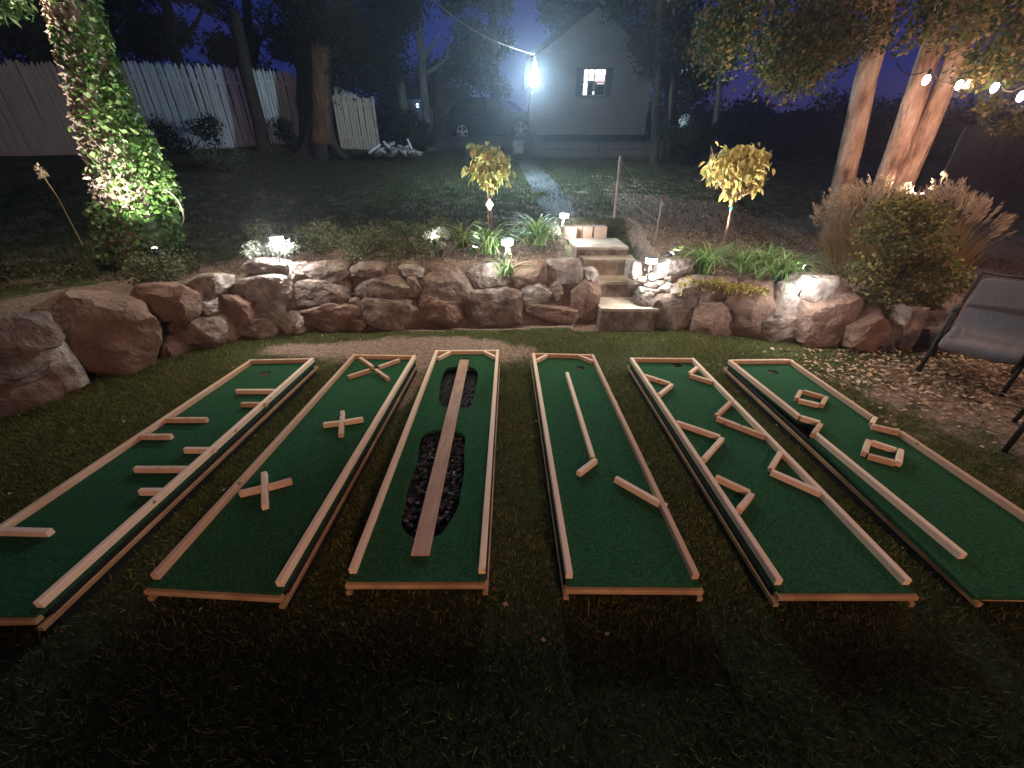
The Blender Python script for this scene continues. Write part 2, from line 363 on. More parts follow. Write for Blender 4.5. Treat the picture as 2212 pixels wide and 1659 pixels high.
B = [ # x0,y0,x1,y1,material,label
 (105, 640, 328, 830, 'rock3', 'largest slab-like brown boulder at the left bend'),
 (-60, 690, 100, 770, 'rock', 'mossy boulder at the left edge'), (-60, 765, 108, 835, 'rock', None), (92, 715, 160, 850, 'rock2', None), (-80, 815, 150, 925, 'rock3', None),
 (268, 622, 404, 700, 'rock3', None), (350, 683, 468, 768, 'rock', None), (398, 597, 478, 643, 'rock2', None), (403, 646, 458, 684, 'rock2', None), (326, 735, 388, 785, 'rock3', None),
 (466, 643, 538, 702, 'rock3', None), (485, 597, 618, 655, 'rock2', 'rough pale fractured boulder'), (495, 694, 588, 740, 'rock', None), (518, 563, 614, 600, 'rock2', None),
 (612, 572, 662, 616, 'rock2', None), (648, 570, 748, 617, 'rock', None), (606, 610, 754, 668, 'rock', 'long flat faced boulder'), (538, 648, 607, 702, 'rock2', None),
 (583, 678, 655, 725, 'rock2', None), (646, 658, 782, 726, 'rock3', None), (753, 570, 828, 608, 'rock', None), (751, 600, 888, 653, 'rock', 'rectangular boulder with a bright top edge'),
 (743, 647, 784, 684, 'rock', None), (778, 651, 907, 718, 'rock', None), (856, 577, 912, 603, 'rock2', None), (878, 598, 915, 648, 'rock', None), (903, 586, 1024, 664, 'rock', 'large rounded brown boulder'),
 (896, 640, 938, 672, 'rock3', None), (903, 647, 998, 713, 'rock3', None), (996, 631, 1128, 717, 'rock', 'broad boulder with a pale sloping top'), (1008, 573, 1085, 630, 'rock2', None),
 (1080, 571, 1184, 642, 'rock3', None), (1173, 564, 1264, 622, 'rock2', 'rounded boulder beside the steps'), (1118, 610, 1192, 672, 'rock2', None), (1183, 612, 1220, 662, 'rock', None),
 (1133, 660, 1248, 704, 'rock3', None), (1231, 605, 1298, 694, 'rock3', 'upright wedge boulder flanking the lowest step'), (1260, 583, 1296, 616, 'rock2', None), (740, 684, 790, 722, 'rock3', None), (455, 690, 505, 745, 'rock3', None),
 (1360, 568, 1388, 608, 'rock2', None), (1428, 563, 1498, 606, 'rock2', 'flat slab leaning by the path light'), (1380, 628, 1428, 668, 'rock2', None), (1424, 610, 1464, 648, 'rock2', None),
 (1408, 642, 1506, 722, 'rock', None), (1455, 602, 1596, 672, 'rock', 'dark boulder under yellow creeper'), (1504, 662, 1620, 735, 'rock3', None), (1585, 622, 1700, 740, 'rock3', None),
 (1655, 672, 1748, 746, 'rock', None), (1690, 616, 1745, 682, 'rock2', 'pale rubble stone under the tilted path light'), (1735, 636, 1850, 757, 'rock3', 'big dark red boulder'), (1728, 600, 1836, 680, 'rock2', 'bright pitted boulder carrying the tilted path light'),
 (1832, 684, 1940, 772, 'rock3', 'orange red boulder with a lit top facet'), (1934, 672, 1995, 768, 'rock2', 'upright stone by the chair'), (1990, 690, 2100, 775, 'rock', None), (2090, 690, 2230, 775, 'rock3', None), (1492, 640, 1520, 700, 'rock', None)]
for k, (x0, y0, x1, y1, m_, lb) in enumerate(B):
    cx, cy = (x0+x1)/2, (y0+y1)/2; c, t_ = wall_hit(cx, cy)
    wd = (x1-x0)*t_/FP; ht = at_Y(cx, y0, c.y).z-at_Y(cx, y1, c.y).z; dp = max(.36, min(wd, ht)*1.0)
    if cx < 120: dp *= .6
    n = Vector((0, 1, 0))
    if cx < 340: f = min(1, (340-cx)/200); n = Vector((-f, 1-.5*f, 0)).normalized()
    ctr = c+n*dp*.42; rz = math.atan2(n.y, n.x)-math.pi/2
    wr = random.Random(k)
    rot = Matrix.Rotation(rz+wr.uniform(-.12, .12), 3, 'Z')@Matrix.Rotation(wr.uniform(-.1, .1), 3, 'Y')@Matrix.Rotation(-.12, 3, 'X')
    if k == 0: rot = Matrix.Rotation(rz, 3, 'Z')@Matrix.Rotation(.35, 3, 'Y'); wd *= .86; ht *= .8
    o = obj('boulder', rock_mb(ctr, (wd*1.0, dp, ht*1.0), k+1, 4 if wd > .3 else 3, rot), M[m_], LW if cx < 1300 else RW, smooth=True)
    o.data.set_sharp_from_angle(angle=R(24))
    if lb: o['label'] = lb
# rubble pile under the path light right of the steps
RP = thing('rubble_pile', (1.85, 5.0, .45), 'small pile of pale rubble stones under the path light right of the steps', 'stones')
for k, (x, y, s_) in enumerate([(1392, 606, 26), (1412, 600, 30), (1432, 596, 26), (1405, 617, 28), (1425, 612, 22), (1395, 628, 30), (1413, 630, 26), (1447, 603, 22)]):
    c, t_ = wall_hit(x, y); c.y += .02; w_ = s_*t_/FP
    obj('stone', rock_mb(c, (w_, w_*.8, w_*.55), 200+k, 3), M['rock2'], RP, smooth=True)
# steps
ST = thing('stone_steps', (1.4, 4.7, 0), 'narrow flight of pale stone slab steps climbing between the two boulder walls', 'steps')
for k, (xa, xb, y0, y1, z0, z1) in enumerate([(1.13, 1.83, 4.70, 5.24, -.05, .26), (1.14, 1.84, 5.20, 5.58, .1, .47), (1.01, 1.70, 5.54, 5.84, .3, .70), (.94, 1.66, 5.79, 6.62, .5, .82)]):
    mb = MB(); n = 10; rr = random.Random(k)
    poly = [(xa, y0+rr.uniform(-.01, .01))]+[(xa+(xb-xa)*j/n, y0+rr.uniform(-.014, .012)) for j in range(1, n)]+[(xb, y0), (xb+.03, y1), (xa-.02, y1)]
    mb.prism(poly, z0, z1-.035-.006*(k == 0)); o = obj('step_riser', mb, M['rock'] if k != 2 else M['step'], ST)
    mb = MB(); mb.prism([(x_ + (.012 if x_ > 1.4 else -.012), y_-(.02 if y_ < y1-.1 else 0)) for x_, y_ in poly], z1-.035, z1); obj('step_slab', mb, M['step'], ST)
EB = thing('edging_blocks', (1.2, 6.65, .82), 'row of tan concrete edging blocks closing the top of the steps', 'blocks')
for k, (x0, x1, ry, dy) in enumerate([(1222, 1240, .25, -.12), (1243, 1258, 0, 0), (1259, 1280, 0, 0), (1282, 1312, -.02, .02)]):
    a_, b_ = at_Y(x0, 503, 6.62).x, at_Y(x1, 503, 6.62).x
    mb = MB(); mb.box(((a_+b_)/2, 6.75+dy, .90), (b_-a_-.006, .26, .18), ry); obj('block', mb, M['brick'], EB)

# ------------------------------------------------------------------ mini golf lanes
ZT, ZR = .130, .170     # turf top, rail top
def P2(x, y, z=ZR): q = at_z(x, y, z); return Vector((q.x, q.y))
def lane(FL, FR, NL, NR, label, rails, sticks, holes, pits=(), side_rails=True, near=None, outline=None):
    fl, fr, nl, nr = P2(*FL), P2(*FR), P2(*NL), P2(*NR)
    c = (fl+fr+nl+nr)/4
    T = thing('mini_golf_lane', (c.x, c.y, 0), label, 'golf lane', 'homemade mini golf lanes')
    u = ((nl-fl)+(nr-fr)).normalized(); s_ = ((fr-fl)+(nr-nl)).normalized()
    ext = .035
    poly = outline or [fl, fr, nr+u*ext, nl+u*ext]
    # turf sheet with real holes cut through
    loops = [list(poly)]
    for hx, hy, hr in holes:
        h = P2(hx, hy, ZT); loops.append([h+Vector((math.cos(a_), math.sin(a_)))*hr for a_ in np.linspace(0, 2*math.pi, 20, endpoint=False)])
    def chaikin(pt):
        for _ in range(2): pt = [q_ for a_, b_ in zip(pt, pt[1:]+pt[:1]) for q_ in ((a_[0]*.75+b_[0]*.25, a_[1]*.75+b_[1]*.25), (a_[0]*.25+b_[0]*.75, a_[1]*.25+b_[1]*.75))]
        return pt
    pits = [chaikin(list(pt)) for pt in pits]
    for pt in pits: loops.append([P2(x, y, ZT) for x, y in pt])
    cs = []; es = []
    for lp in loops:
        o_ = len(cs); cs += lp; es += [(o_+i_, o_+(i_+1) % len(lp)) for i_ in range(len(lp))]
    r_ = delaunay_2d_cdt(cs, es, [], 0, 1e-5)
    def inside(p_, lp):
        k_ = False
        for i_ in range(len(lp)):
            a_, b_ = lp[i_], lp[i_-1]
            if (a_.y > p_.y) != (b_.y > p_.y) and p_.x < (b_.x-a_.x)*(p_.y-a_.y)/(b_.y-a_.y)+a_.x: k_ = not k_
        return k_
    vv = r_[0]; tris = []
    for f_ in r_[2]:
        m_ = sum((vv[i_] for i_ in f_), Vector((0, 0)))/len(f_)
        if inside(m_, loops[0]) and not any(inside(m_, lp) for lp in loops[1:]): tris.append(f_)
    mb = MB(); mb.add([(v_.x, v_.y, ZT) for v_ in vv], tris)
    for lp in loops:
        mb.add([(v_.x, v_.y, ZT) for v_ in lp]+[(v_.x, v_.y, ZT-.022) for v_ in lp], [(i_, (i_+1) % len(lp), (i_+1) % len(lp)+len(lp), i_+len(lp)) for i_ in range(len(lp))])
    obj('turf', mb, M['turf'], T)
    for hx, hy, hr in holes:
        h = P2(hx, hy, ZT); mb = MB(); n = 20
        ring = [(h.x+math.cos(2*math.pi*k/n)*hr, h.y+math.sin(2*math.pi*k/n)*hr) for k in range(n)]
        mb.add([(x, y, ZT-.004) for x, y in ring]+[(x, y, .03) for x, y in ring], [(k, (k+1) % n, (k+1) % n+n, k+n) for k in range(n)]+[tuple(range(n, 2*n))]); obj('cup', mb, M['cup'], T)
    for k, pt in enumerate(pits):
        pl = [P2(x, y, ZT) for x, y in pt]; cc = sum(pl, Vector((0, 0)))/len(pl)
        xa, xb = min(p_.x for p_ in pl)-.01, max(p_.x for p_ in pl)+.01; ya, yb = min(p_.y for p_ in pl)-.01, max(p_.y for p_ in pl)+.01
        mb = MB(); mb.box(((xa+xb)/2, (ya+yb)/2, .055), (xb-xa, yb-ya, .01)); obj('pit_floor', mb, M['dark'], T)
        mb = MB(); rr = random.Random(k+5)
        for j in range(420 if k else 200):
            p_ = Vector((rr.uniform(xa, xb), rr.uniform(ya, yb)))
            if not inside(p_, pl): continue
            s2 = rr.uniform(.010, .028) if k else rr.uniform(.006, .015)
            vs, fs = ico(1); mb.add([Vector((p_.x, p_.y, .062+(.02 if k else .005)*rr.random()))+Matrix.Rotation(rr.random()*6, 3, 'X')@Vector((v_.x*s2, v_.y*s2*.8, v_.z*s2*.6)) for v_ in vs], fs)
        tag(obj('pit_rubble', mb, M['pit'], T), kind='stuff')
    # plywood deck edge and frame under it
    f2 = fl+s_*0; W = .038
    inset = lambda p_, a_, b_: p_+s_*a_+u*b_
    q = [inset(fl, -.012, -.012), inset(fr, .012, -.012), inset(nr, .012, ext+.018), inset(nl, -.012, ext+.018)]
    mb = MB(); ctr_ = lambda p_: p_+(c-p_).normalized()*.06
    bq = [ctr_(p_) for p_ in q]
    for k_ in range(4): mb.bar(bq[k_], bq[(k_+1) % 4], .018, 0, .106)
    obj('base', mb, M['dark'], T)  # near-black skirt bars, shade under the deck put into their colour
    W = .024
    for a_, b_ in ((0, 1), (1, 2), (3, 0)):
        nrm = (q[b_]-q[a_]).normalized(); off = Vector((nrm.y, -nrm.x))*-W/2 if (a_, b_) != (3, 0) else Vector((nrm.y, -nrm.x))*-W/2
        if off.dot(c-(q[a_]+q[b_])/2) < 0: off = -off
        e = nrm*(W if (a_, b_) == (0, 1) else 0)
        mb = MB(); mb.bar((q[a_]+off+(nrm*.0)), (q[b_]+off), W, 0.052, .078); obj('frame_beam', mb, M['wood2'], T)
    W = .03; a_, b_ = q[3]+s_*.006, q[2]-s_*.006; mb = MB(); mb.bar(a_-u*W/2, b_-u*W/2, W, .098, .122); obj('frame_beam', mb, M['wood2'], T)
    # rails
    RWd = .031
    def rail(pts, name='rail'):
        for a_, b_ in zip(pts[:-1], pts[1:]):
            mb = MB(); mb.bar(a_, b_, RWd, ZT+.0015, ZR); obj(name, mb, M['wood'], T)
    hw = RWd/2
    if rails is None:
        rail([fl+s_*hw, nl+s_*hw]); rail([fr-s_*hw, nr-s_*hw])
    else:
        for pl in rails: rail([P2(x, y) for x, y in pl])
    rail([fl+s_*(RWd+.001)+u*hw, fr-s_*(RWd+.001)+u*hw])
    for st_ in sticks:
        for a_, b_ in zip(st_[:-1], st_[1:]):
            pa, pb = P2(*a_), P2(*b_); mb = MB(); mb.bar(pa, pb, RWd, ZT+.002, ZR-.002-.001*random.random()); obj('obstacle_board', mb, M['wood'], T)
    return T
# lane 1: near-left corner lies outside the frame; find it from the width
def near_left(FL, FR, NR):
    fl, fr, nr = P2(*FL), P2(*FR), P2(*NR); return None
lane((540, 776), (678, 773), (-268, 1308), (85, 1301), 'leftmost green mini golf lane, with short boards jutting from both sides', None,
     [[(357, 902), (445, 902)], [(303, 938), (368, 938)], [(-10, 1141), (104, 1144)], [(398, 967), (462, 967)], [(290, 1008), (412, 1008)], [(301, 1056), (352, 1056)], [(510, 841), (598, 841)], [(521, 869), (574, 869)]],
     [(572, 807, .047)])
lane((762, 765), (898, 767), (323, 1240), (608, 1256), 'second lane from the left, green with three crossed board obstacles', None,
     [[(778, 771), (805, 790)], [(862, 774), (818, 790)], [(751, 811), (798, 796)], [(811, 796), (838, 815)],
      [(698, 913), (733, 909)], [(744, 907), (783, 901)], [(739, 886), (735, 936)], [(516, 1061), (563, 1050)], [(577, 1047), (628, 1033)], [(569, 1018), (570, 1090)]],
     [(808, 794, .036)])
z2 = lambda L: [(553+x*.3667, 719+y*.3667) for x, y in L]
L3 = lane((940, 756), (1078, 755), (752, 1228), (1048, 1228), 'third lane from the left, green with two black pits bridged by a long ramp plank', None,
     [[(946, 771), (972, 758)], [(1045, 757), (1070, 769)]], [(1006, 777, .04)],
     [z2([(1110, 215), (1160, 197), (1270, 200), (1313, 230), (1300, 300), (1285, 370), (1270, 435), (1220, 450), (1110, 440), (1075, 415), (1080, 330), (1095, 260)]),
      z2([(1000, 585), (1080, 565), (1240, 585), (1225, 700), (1230, 780), (1210, 930), (1190, 1040), (1130, 1130), (1080, 1200), (985, 1212), (900, 1200), (845, 1120), (880, 1010), (885, 920), (940, 790), (960, 680), (965, 620)])])
pa, pb = P2(1003, 777, .15), P2(907, 1196, .15)
mb = MB(); mb.bar(pa, pb, .089, ZT+.003, ZT+.022, .003); obj('ramp_plank', mb, M['redwood'], L3)
lane((1149, 762), (1283, 765), (1223, 1238), (1512, 1240), 'fourth lane from the left, green with a long hooked board and one angled board', None,
     [[(1158, 776), (1181, 765)], [(1251, 766), (1281, 778)], [(1225, 803), (1281, 985)], [(1287, 990), (1250, 1018)], [(1331, 1029), (1440, 1090)]], [(1253, 795, .045)])
lane((1361, 772), (1500, 773), (1678, 1252), (1972, 1252), 'fifth lane from the left, green with six triangular board bumpers along its rails', None,
     [[(1393, 808), (1448, 826)], [(1452, 828), (1424, 850)], [(1462, 908), (1556, 940)], [(1561, 944), (1521, 989)], [(1548, 1026), (1621, 1060)], [(1625, 1064), (1598, 1097)],
      [(1506, 791), (1490, 804)], [(1491, 807), (1540, 822)], [(1579, 866), (1548, 895)], [(1550, 899), (1654, 939)], [(1688, 974), (1666, 1010)], [(1668, 1014), (1778, 1062)]],
     [(1463, 789, .045)])
o6 = [P2(*q) for q in [(1572, 776), (1712, 775), (1890, 900), (1884, 915), (1947, 932), (2480, 1282), (2118, 1277), (1755, 937), (1774, 911), (1728, 899)]]
lane((1572, 776), (1712, 775), (2118, 1252), (2455, 1258), 'rightmost green mini golf lane, pinched by jogs in its rails around two small board frames',
     [[(1577, 777), (1728, 897)], [(1731, 898), (1772, 910)], [(1774, 914), (1758, 936)], [(1762, 933), (2085, 1196)], [(1706, 776), (1886, 899)], [(1892, 900), (1884, 913)], [(1885, 916), (1944, 930)], [(1947, 931), (2440, 1257)]],
     [[(1731, 842), (1722, 858)], [(1738, 842), (1779, 854)], [(1786, 855), (1777, 872)], [(1727, 861), (1770, 871)],
      [(1878, 949), (1870, 976)], [(1886, 951), (1938, 968)], [(1948, 969), (1944, 997)], [(1878, 980), (1936, 995)]], [(1670, 803, .045)], outline=o6)

# ------------------------------------------------------------------ path lights and spotlights
def add_light(kind, name, loc, e, col, size=.03, rot=None, spot=None, blend=.5):
    l = bpy.data.lights.new(name, kind); l.energy = e; l.color = col; l.shadow_soft_size = size
    if kind == 'SPOT': l.spot_size = spot; l.spot_blend = blend
    o = bpy.data.objects.new(name, l); C.objects.link(o); o.location = loc
    if rot is not None: o.rotation_euler = rot
    return o
def aim(o, target):
    o.rotation_euler = (Vector(target)-Vector(o.location)).to_track_quat('-Z', 'Y').to_euler()
COOL = (.93, .97, 1.0); BLUE = (.50, .80, 1.0); WARM = (1.0, .62, .42); PINK = (1.0, .58, .42)
def path_light(hx, hy, fx, fy, Y, label, e=5, tilt=0):
    h = at_Y(hx, hy, Y); f = at_Y(fx, fy, Y+.02)
    T = thing('path_light', f, label, 'path light', 'solar path lights on the terrace')
    ax = Vector((math.sin(tilt), 0, math.cos(tilt)))
    obj('stake', MB().tube([f-Vector((0, 0, .06)), f+(h-f)*.5, h-Vector((0, 0, .035))], .008, 8), M['metal'], T, True)
    mb = MB(); mb.lathe((0, 0, 0), [(.045, -.038), (.062, -.034), (.066, .018), (.058, .026)], 20); d = obj('diffuser', mb, M['lamp'], T, True)
    mc = MB(); mc.lathe((0, 0, 0), [(.068, .0), (.07, .006), (.05, .014), (.0, .018)], 20); c_ = obj('cap', mc, M['metal'], T, True)
    for o_, dz in ((d, 0), (c_, .036)):
        o_.rotation_euler = (0, tilt, 0); o_.location = h+ax*dz-WL[T]
    L = add_light('POINT', 'path_light_glow', h-ax*.075+Vector((0, -.03, 0)), e*4.2, COOL, .03); L.parent = T; L.location = Vector(L.location)-WL[T]
path_light(598, 517, 601, 560, 4.60, 'path light among the pale shrub near the left ivy tree', 8)
path_light(1096, 523, 1087, 578, 4.72, 'path light in front of the left sapling')
path_light(1219, 466, 1208, 506, 6.3, 'path light by the edging blocks at the top of the steps', 10)
path_light(1407, 563, 1398, 602, 4.72, 'path light standing in the rubble right of the steps', 6)
path_light(1748, 605, 1728, 628, 4.02, 'tilted path light resting on the bright boulder at the right', 5, .25)
def spot_light(x, y, Y, target, e, label, ang=60, col=COOL, lit=True):
    p_ = at_Y(x, y, Y); T = thing('garden_spotlight', p_, label, 'spotlight', 'small garden spotlights')
    d = (Vector(target)-p_).normalized()
    obj('housing', MB().tube([p_-d*.07, p_-d*.01], [.022, .03], 12), M['black'], T, True)
    obj('lens', MB().tube([p_-d*.009, p_-d*.003], .026, 12), M['lamp'], T)
    obj('spike', MB().tube([p_-d*.05, p_-d*.05-Vector((0, 0, .16))], .006, 6), M['black'], T)
    L = add_light('SPOT', 'spotlight_beam', p_+d*.015, e, col, .02, spot=R(ang), blend=.6); aim(L, target); L.parent = T; L.location = Vector(L.location)-WL[T]
TRB = Vector((at_Y(300, 520, 5.35).x, 5.35, 0)); TRB.z = tz(TRB.x, TRB.y)
spot_light(334, 536, 4.5, at_Y(225, 240, 5.3), 280, 'spotlight at the foot of the ivy clad tree', 84, (1, .97, .86))
S1 = at_Y(1061, 508, 5.5); S2 = at_Y(1560, 540, 5.2)
spot_light(1026, 532, 5.25, at_Y(1060, 345, 5.5), 340, 'spotlight aimed up at the left sapling', 50, (1, .95, .85))
spot_light(938, 520, 5.0, at_Y(930, 470, 5.6), 16, 'spotlight hidden in the white lit weeds left of the left sapling', 110)
spot_light(1738, 577, 4.6, at_Y(1690, 560, 4.9), 12, 'spotlight glinting beside the white lit daylily at the right', 90)
spot_light(1452, 546, 5.0, at_Y(1598, 365, 5.2), 300, 'spotlight on the slab boulder aimed up at the right sapling', 70, (1, .93, .80))
spot_light(1990, 420, 5.6, at_Y(1960, 150, 7.0), 100, 'spotlight among the plumes, aimed up at the twin trunks', 120, (1, .74, .58))

def crown_obj(clumps, n, size, m_, parent, droop=0, hollow=.4, name='crown', aspect=.6):
    P_ = blob_points(clumps, n, hollow); Vv, Ff = leaves_np(P_, size, droop=droop, aspect=aspect)
    return np_obj(name, Vv, Ff, m_, parent)
def limb_path(a_, b_, n=8, wob=.08, seed=0):
    rr = random.Random(seed); a_ = Vector(a_); b_ = Vector(b_); L_ = (b_-a_).length
    return [a_.lerp(b_, k/n)+Vector((rr.uniform(-1, 1), rr.uniform(-1, 1), 0))*wob*L_*.2*(1 if 0 < k < n else 0) for k in range(n+1)]
def tree(name, base, top, r0, r1, clumps, nl, ls, lm, bm_, label, branches=(), seed=0, cat='tree', group=None):
    T = thing(name, base, label, cat, group)
    pts = limb_path(Vector(base)-Vector((0, 0, .2)), top, 10, .03 if bm_ is not M['bark_pale'] else .015, seed)
    rad = [r0*(1.35 if k == 0 else 1.12 if k == 1 else 1)*(1-k/10)+r1*k/10 for k in range(11)]
    mb = MB(); mb.tube(pts, rad, 14)
    obj('trunk', mb, bm_, T, True)
    for k, (t_, e, r_) in enumerate(branches):
        p0 = pts[int(t_*10)]; obj('limb', MB().tube(limb_path(p0+(Vector((.20, -.02, 0)) if t_ == 0 else Vector()), e, 6, .12 if t_ else .02, seed*10+k), [r_*(1-j/(7 if t_ else 14)) for j in range(7)], 10), bm_, T, True)
    if clumps: crown_obj(clumps, nl, ls, lm, T)
    return T

# ------------------------------------------------------------------ pole lamp
LP = at_Y(1153, 172, 9.9)
T = thing('yard_lamp', LP, 'bright blue white yard lamp hanging from the overhead wire left of the cottage', 'lamp')
obj('hanger', MB().tube([(LP.x, LP.y-.08, LP.z+.1), (LP.x, LP.y-.08, LP.z+.40)], .010, 6), M['metal'], T)
obj('bulb', MB().lathe((LP.x, LP.y-.1, LP.z-.02), [(.04, -.11), (.095, -.08), (.12, 0), (.095, .08), (.04, .11)], 16), M['lampb'], T, True)
obj('bracket', MB().box((LP.x+.02, LP.y-.08, LP.z+.20), (.05, .05, .14)), M['white'], T)
L = add_light('POINT', 'yard_lamp_glow', (LP.x-.02, LP.y-.36, LP.z-.02), 620, BLUE, .12); L.parent = T; L.location = Vector(L.location)-WL[T]
mb = MB(); wa, wb = at_Y(800, -150, 10.5), Vector((LP.x, LP.y-.08, LP.z+.38))
mid = [wa.lerp(wb, k/14)-Vector((0, 0, .35*math.sin(math.pi*k/14))) for k in range(15)]
mid += [wb.lerp(at_Y(1166, 128, 15.9), k/6)-Vector((0, 0, .1*math.sin(math.pi*k/6))) for k in range(1, 7)]
tag(obj('overhead_wire', mb.tube(mid, .005, 5), M['stake']), 'pale overhead wire sagging from the trees past the yard lamp to the cottage eave', 'wire')

# ------------------------------------------------------------------ string lights (they go on outside the frame to the right)
bp_ = [at_Y(2002, 170, 5.6), at_Y(2073, 181, 5.9), at_Y(2091, 180, 6.1), at_Y(2150, 187, 5.6), at_Y(2208, 205, 5.0)]
more = [Vector((6.2, 3.9, 2.55)), Vector((5.9, 2.9, 2.5)), Vector((5.5, 1.8, 2.5)), Vector((5.1, .7, 2.55))]
T = thing('string_lights', bp_[0], 'string of warm white globe bulbs hung across the upper right', 'string lights')
pts = [at_Y(1930, 150, 7.3)]+bp_+more
wp = []
for a_, b_ in zip(pts[:-1], pts[1:]): wp += [a_.lerp(b_, k/6)+Vector((0, 0, .09-.1*math.sin(math.pi*k/6))) for k in range(6)]
obj('cable', MB().tube(wp, .006, 5), M['black'], T)
for k, q in enumerate(bp_+more):
    obj('bulb', MB().lathe(q, [(.01, -.058), (.026, -.042), (.033, -.01), (.027, .02), (.014, .032)], 12), M['bulb'], T, True)
    obj('socket', MB().lathe(q+Vector((0, 0, .033)), [(.016, 0), (.016, .04), (.008, .05)], 10), M['black'], T)
    L = add_light('POINT', 'bulb_glow', q-Vector((0, .0, .08)), 8 if k < 5 else 34, PINK, .03); L.parent = T; L.location = Vector(L.location)-WL[T]
# added lights out of frame: second bulb string, two floodlights from behind
T = thing('string_lights', (0, 4.0, 3.75), 'added unseen string of warm bulbs overhead, lighting the wall and lawn', 'string lights')
oq = [Vector((-4.6+1.5*k, 4.95+.15*math.sin(k*2.1), 3.5+.12*abs(k-3)/2)) for k in range(7)]
obj('cable', MB().tube([q+Vector((0, 0, .09)) for q in oq], .006, 5), M['black'], T)
for q in oq:
    obj('bulb', MB().lathe(q, [(.008, -.042), (.026, -.03), (.033, -.008), (.027, .016), (.014, .032)], 12), M['bulb'], T, True)
    obj('socket', MB().lathe(q+Vector((0, 0, .033)), [(.016, 0), (.016, .04), (.008, .05)], 10), M['black'], T)
    L = add_light('SPOT', 'added_downlight', q-Vector((0, 0, .09)), 140, (1, .87, .66), .04, spot=R(92), blend=.95); aim(L, (q.x, q.y-.35, 0)); L.parent = T; L.location = Vector(L.location)-WL[T]  # added downward cones, keep this light off the foreground
FLD = add_light('SPOT', 'added_floodlight', (1.2, -3.5, 2.6), 500, (1, .68, .52), .22, spot=R(75), blend=.6); aim(FLD, (.2, 4.0, .3))  # added floodlight, unseen, warm light from behind the camera
FLD.data.color = (1, .54, .36)
FL2 = add_light('SPOT', 'added_fence_floodlight', (-4.5, -3.9, 3.2), 620, (1, .78, .58), .1, spot=R(26), blend=.8); aim(FL2, (-13.2, 11.6, 3.0))  # added floodlight, unseen, brightens the left end of the fence
HB = thing('added_house', (0, -4.6, 0), 'added unseen two storey house behind the photographer, blocking sky light', 'house')  # added house out of view, cuts the blue sky light from behind
obj('wall', MB().box((0, -6.6, 3.1), (22, 5.0, 6.4)), M['siding'], HB)
mb = MB(); mb.extr([(-11.6, -3.7, 6.2), (-11.6, -9.6, 6.2), (-11.6, -6.6, 9.2)], (23.2, 0, 0)); obj('roof', mb, M['roof'], HB)
for wx in (-8, -4.5, 4.8, 8):
    for wz in (1.6, 4.4): obj('window', MB().box((wx, -4.09, wz), (1.2, .05, 1.3)), M['paned'], HB)
obj('door', MB().box((0, -4.09, 1.1), (1.0, .06, 2.1)), M['white'], HB)
for bx_, by_ in ((-11.5, -1.5), (8.5, -1.0), (-14.5, 4.5)):  # trees added out of frame to hold back sky light
    tree('added_tree', (bx_, by_, 0), (bx_+.3, by_, 7), .25, .12, [(bx_+random.uniform(-1.8, 1.8), by_+random.uniform(-1.8, 1.8), random.uniform(3.2, 7.5), 1.1, 1.1, .9) for _ in range(16)], 9000, .16, M['leafdark'], M['bark'],
         {-11.5: 'added unseen tree left of the photographer, blocking sky light', 8.5: 'added unseen tree right of the photographer, blocking sky light', -14.5: 'added unseen tree at the far left, blocking sky light'}[bx_], seed=int(bx_)+60)
T = thing('shade_parapet', (0, -.75, 0), 'added unseen block parapet behind the photographer, shading the foreground', 'wall')  # added wall, never in view, throws the foreground into shadow
for k in range(9):
    hh = 1.05 if k < 3 else .98
    for j in range(3): obj('block', MB().box((-5.4+k*1.2, -.75, hh*(j+.5)/3), (1.19, .2, hh/3-.006)), M['concrete'], T)

# ------------------------------------------------------------------ patio chairs
def chair(front_left, front_right, label):
    fl = Vector(front_left); fr = Vector(front_right); s_ = (fr-fl).normalized(); b = Vector((-s_.y, s_.x, 0))
    if b.x < 0: b = -b
    w_ = .56; c0 = fl+s_*w_/2
    T = thing('patio_chair', c0+b*.25, label, 'chair', 'grey sling patio chairs')
    P = lambda a_, d, z: fl+s_*a_*w_+b*d+Vector((0, 0, z))
    prof = [(-.025, .29), (-.035, .335), (-.01, .375), (.06, .39), (.25, .365), (.42, .36), (.50, .42), (.56, .6), (.62, .8), (.65, .88)]
    vs = []; th = .012
    for d, z in prof: vs += [P(.03, d, z), P(.5, d+.004, z-.008), P(.97, d, z)]
    fs = [(k*3+j, k*3+j+1, k*3+j+4, k*3+j+3) for k in range(len(prof)-1) for j in range(2)]
    o = obj('sling', MB().add(vs, fs), M['sling'], T, True)
    md = o.modifiers.new('t', 'SOLIDIFY'); md.thickness = .02; sb = o.modifiers.new('s', 'SUBSURF'); sb.levels = 2; sb.render_levels = 2
    for a_ in (0, 1):
        obj('side_frame', MB().tube([P(a_, .0, .355), P(a_, .25, .35), P(a_, .44, .35), P(a_, .52, .42), P(a_, .6, .7), P(a_, .66, .91)], .014, 8), M['black'], T, True)
        obj('leg', MB().tube([P(a_, -.02, 0), P(a_, .0, .2), P(a_, .03, .42), P(a_, .06, .62)], .017, 8), M['black'], T, True)
        obj('leg', MB().tube([P(a_, .62, 0), P(a_, .52, .2), P(a_, .46, .36)], .016, 8), M['black'], T, True)
        obj('armrest', MB().tube([P(a_, .06, .62), P(a_, .09, .645), P(a_, .3, .64), P(a_, .57, .60)], [.018, .022, .022, .016], 8), M['black'], T, True)
    obj('crossbar', MB().tube([P(0, .05, .31), P(1, .05, .31)], .012, 8), M['black'], T, True)
    obj('crossbar', MB().tube([P(0, .655, .9), P(1, .655, .9)], .012, 8), M['black'], T, True)
    return T
chair((4.07, 3.43, 0), (4.37, 3.03, 0), 'grey sling patio chair with dark legs standing on leaf litter at the right edge')
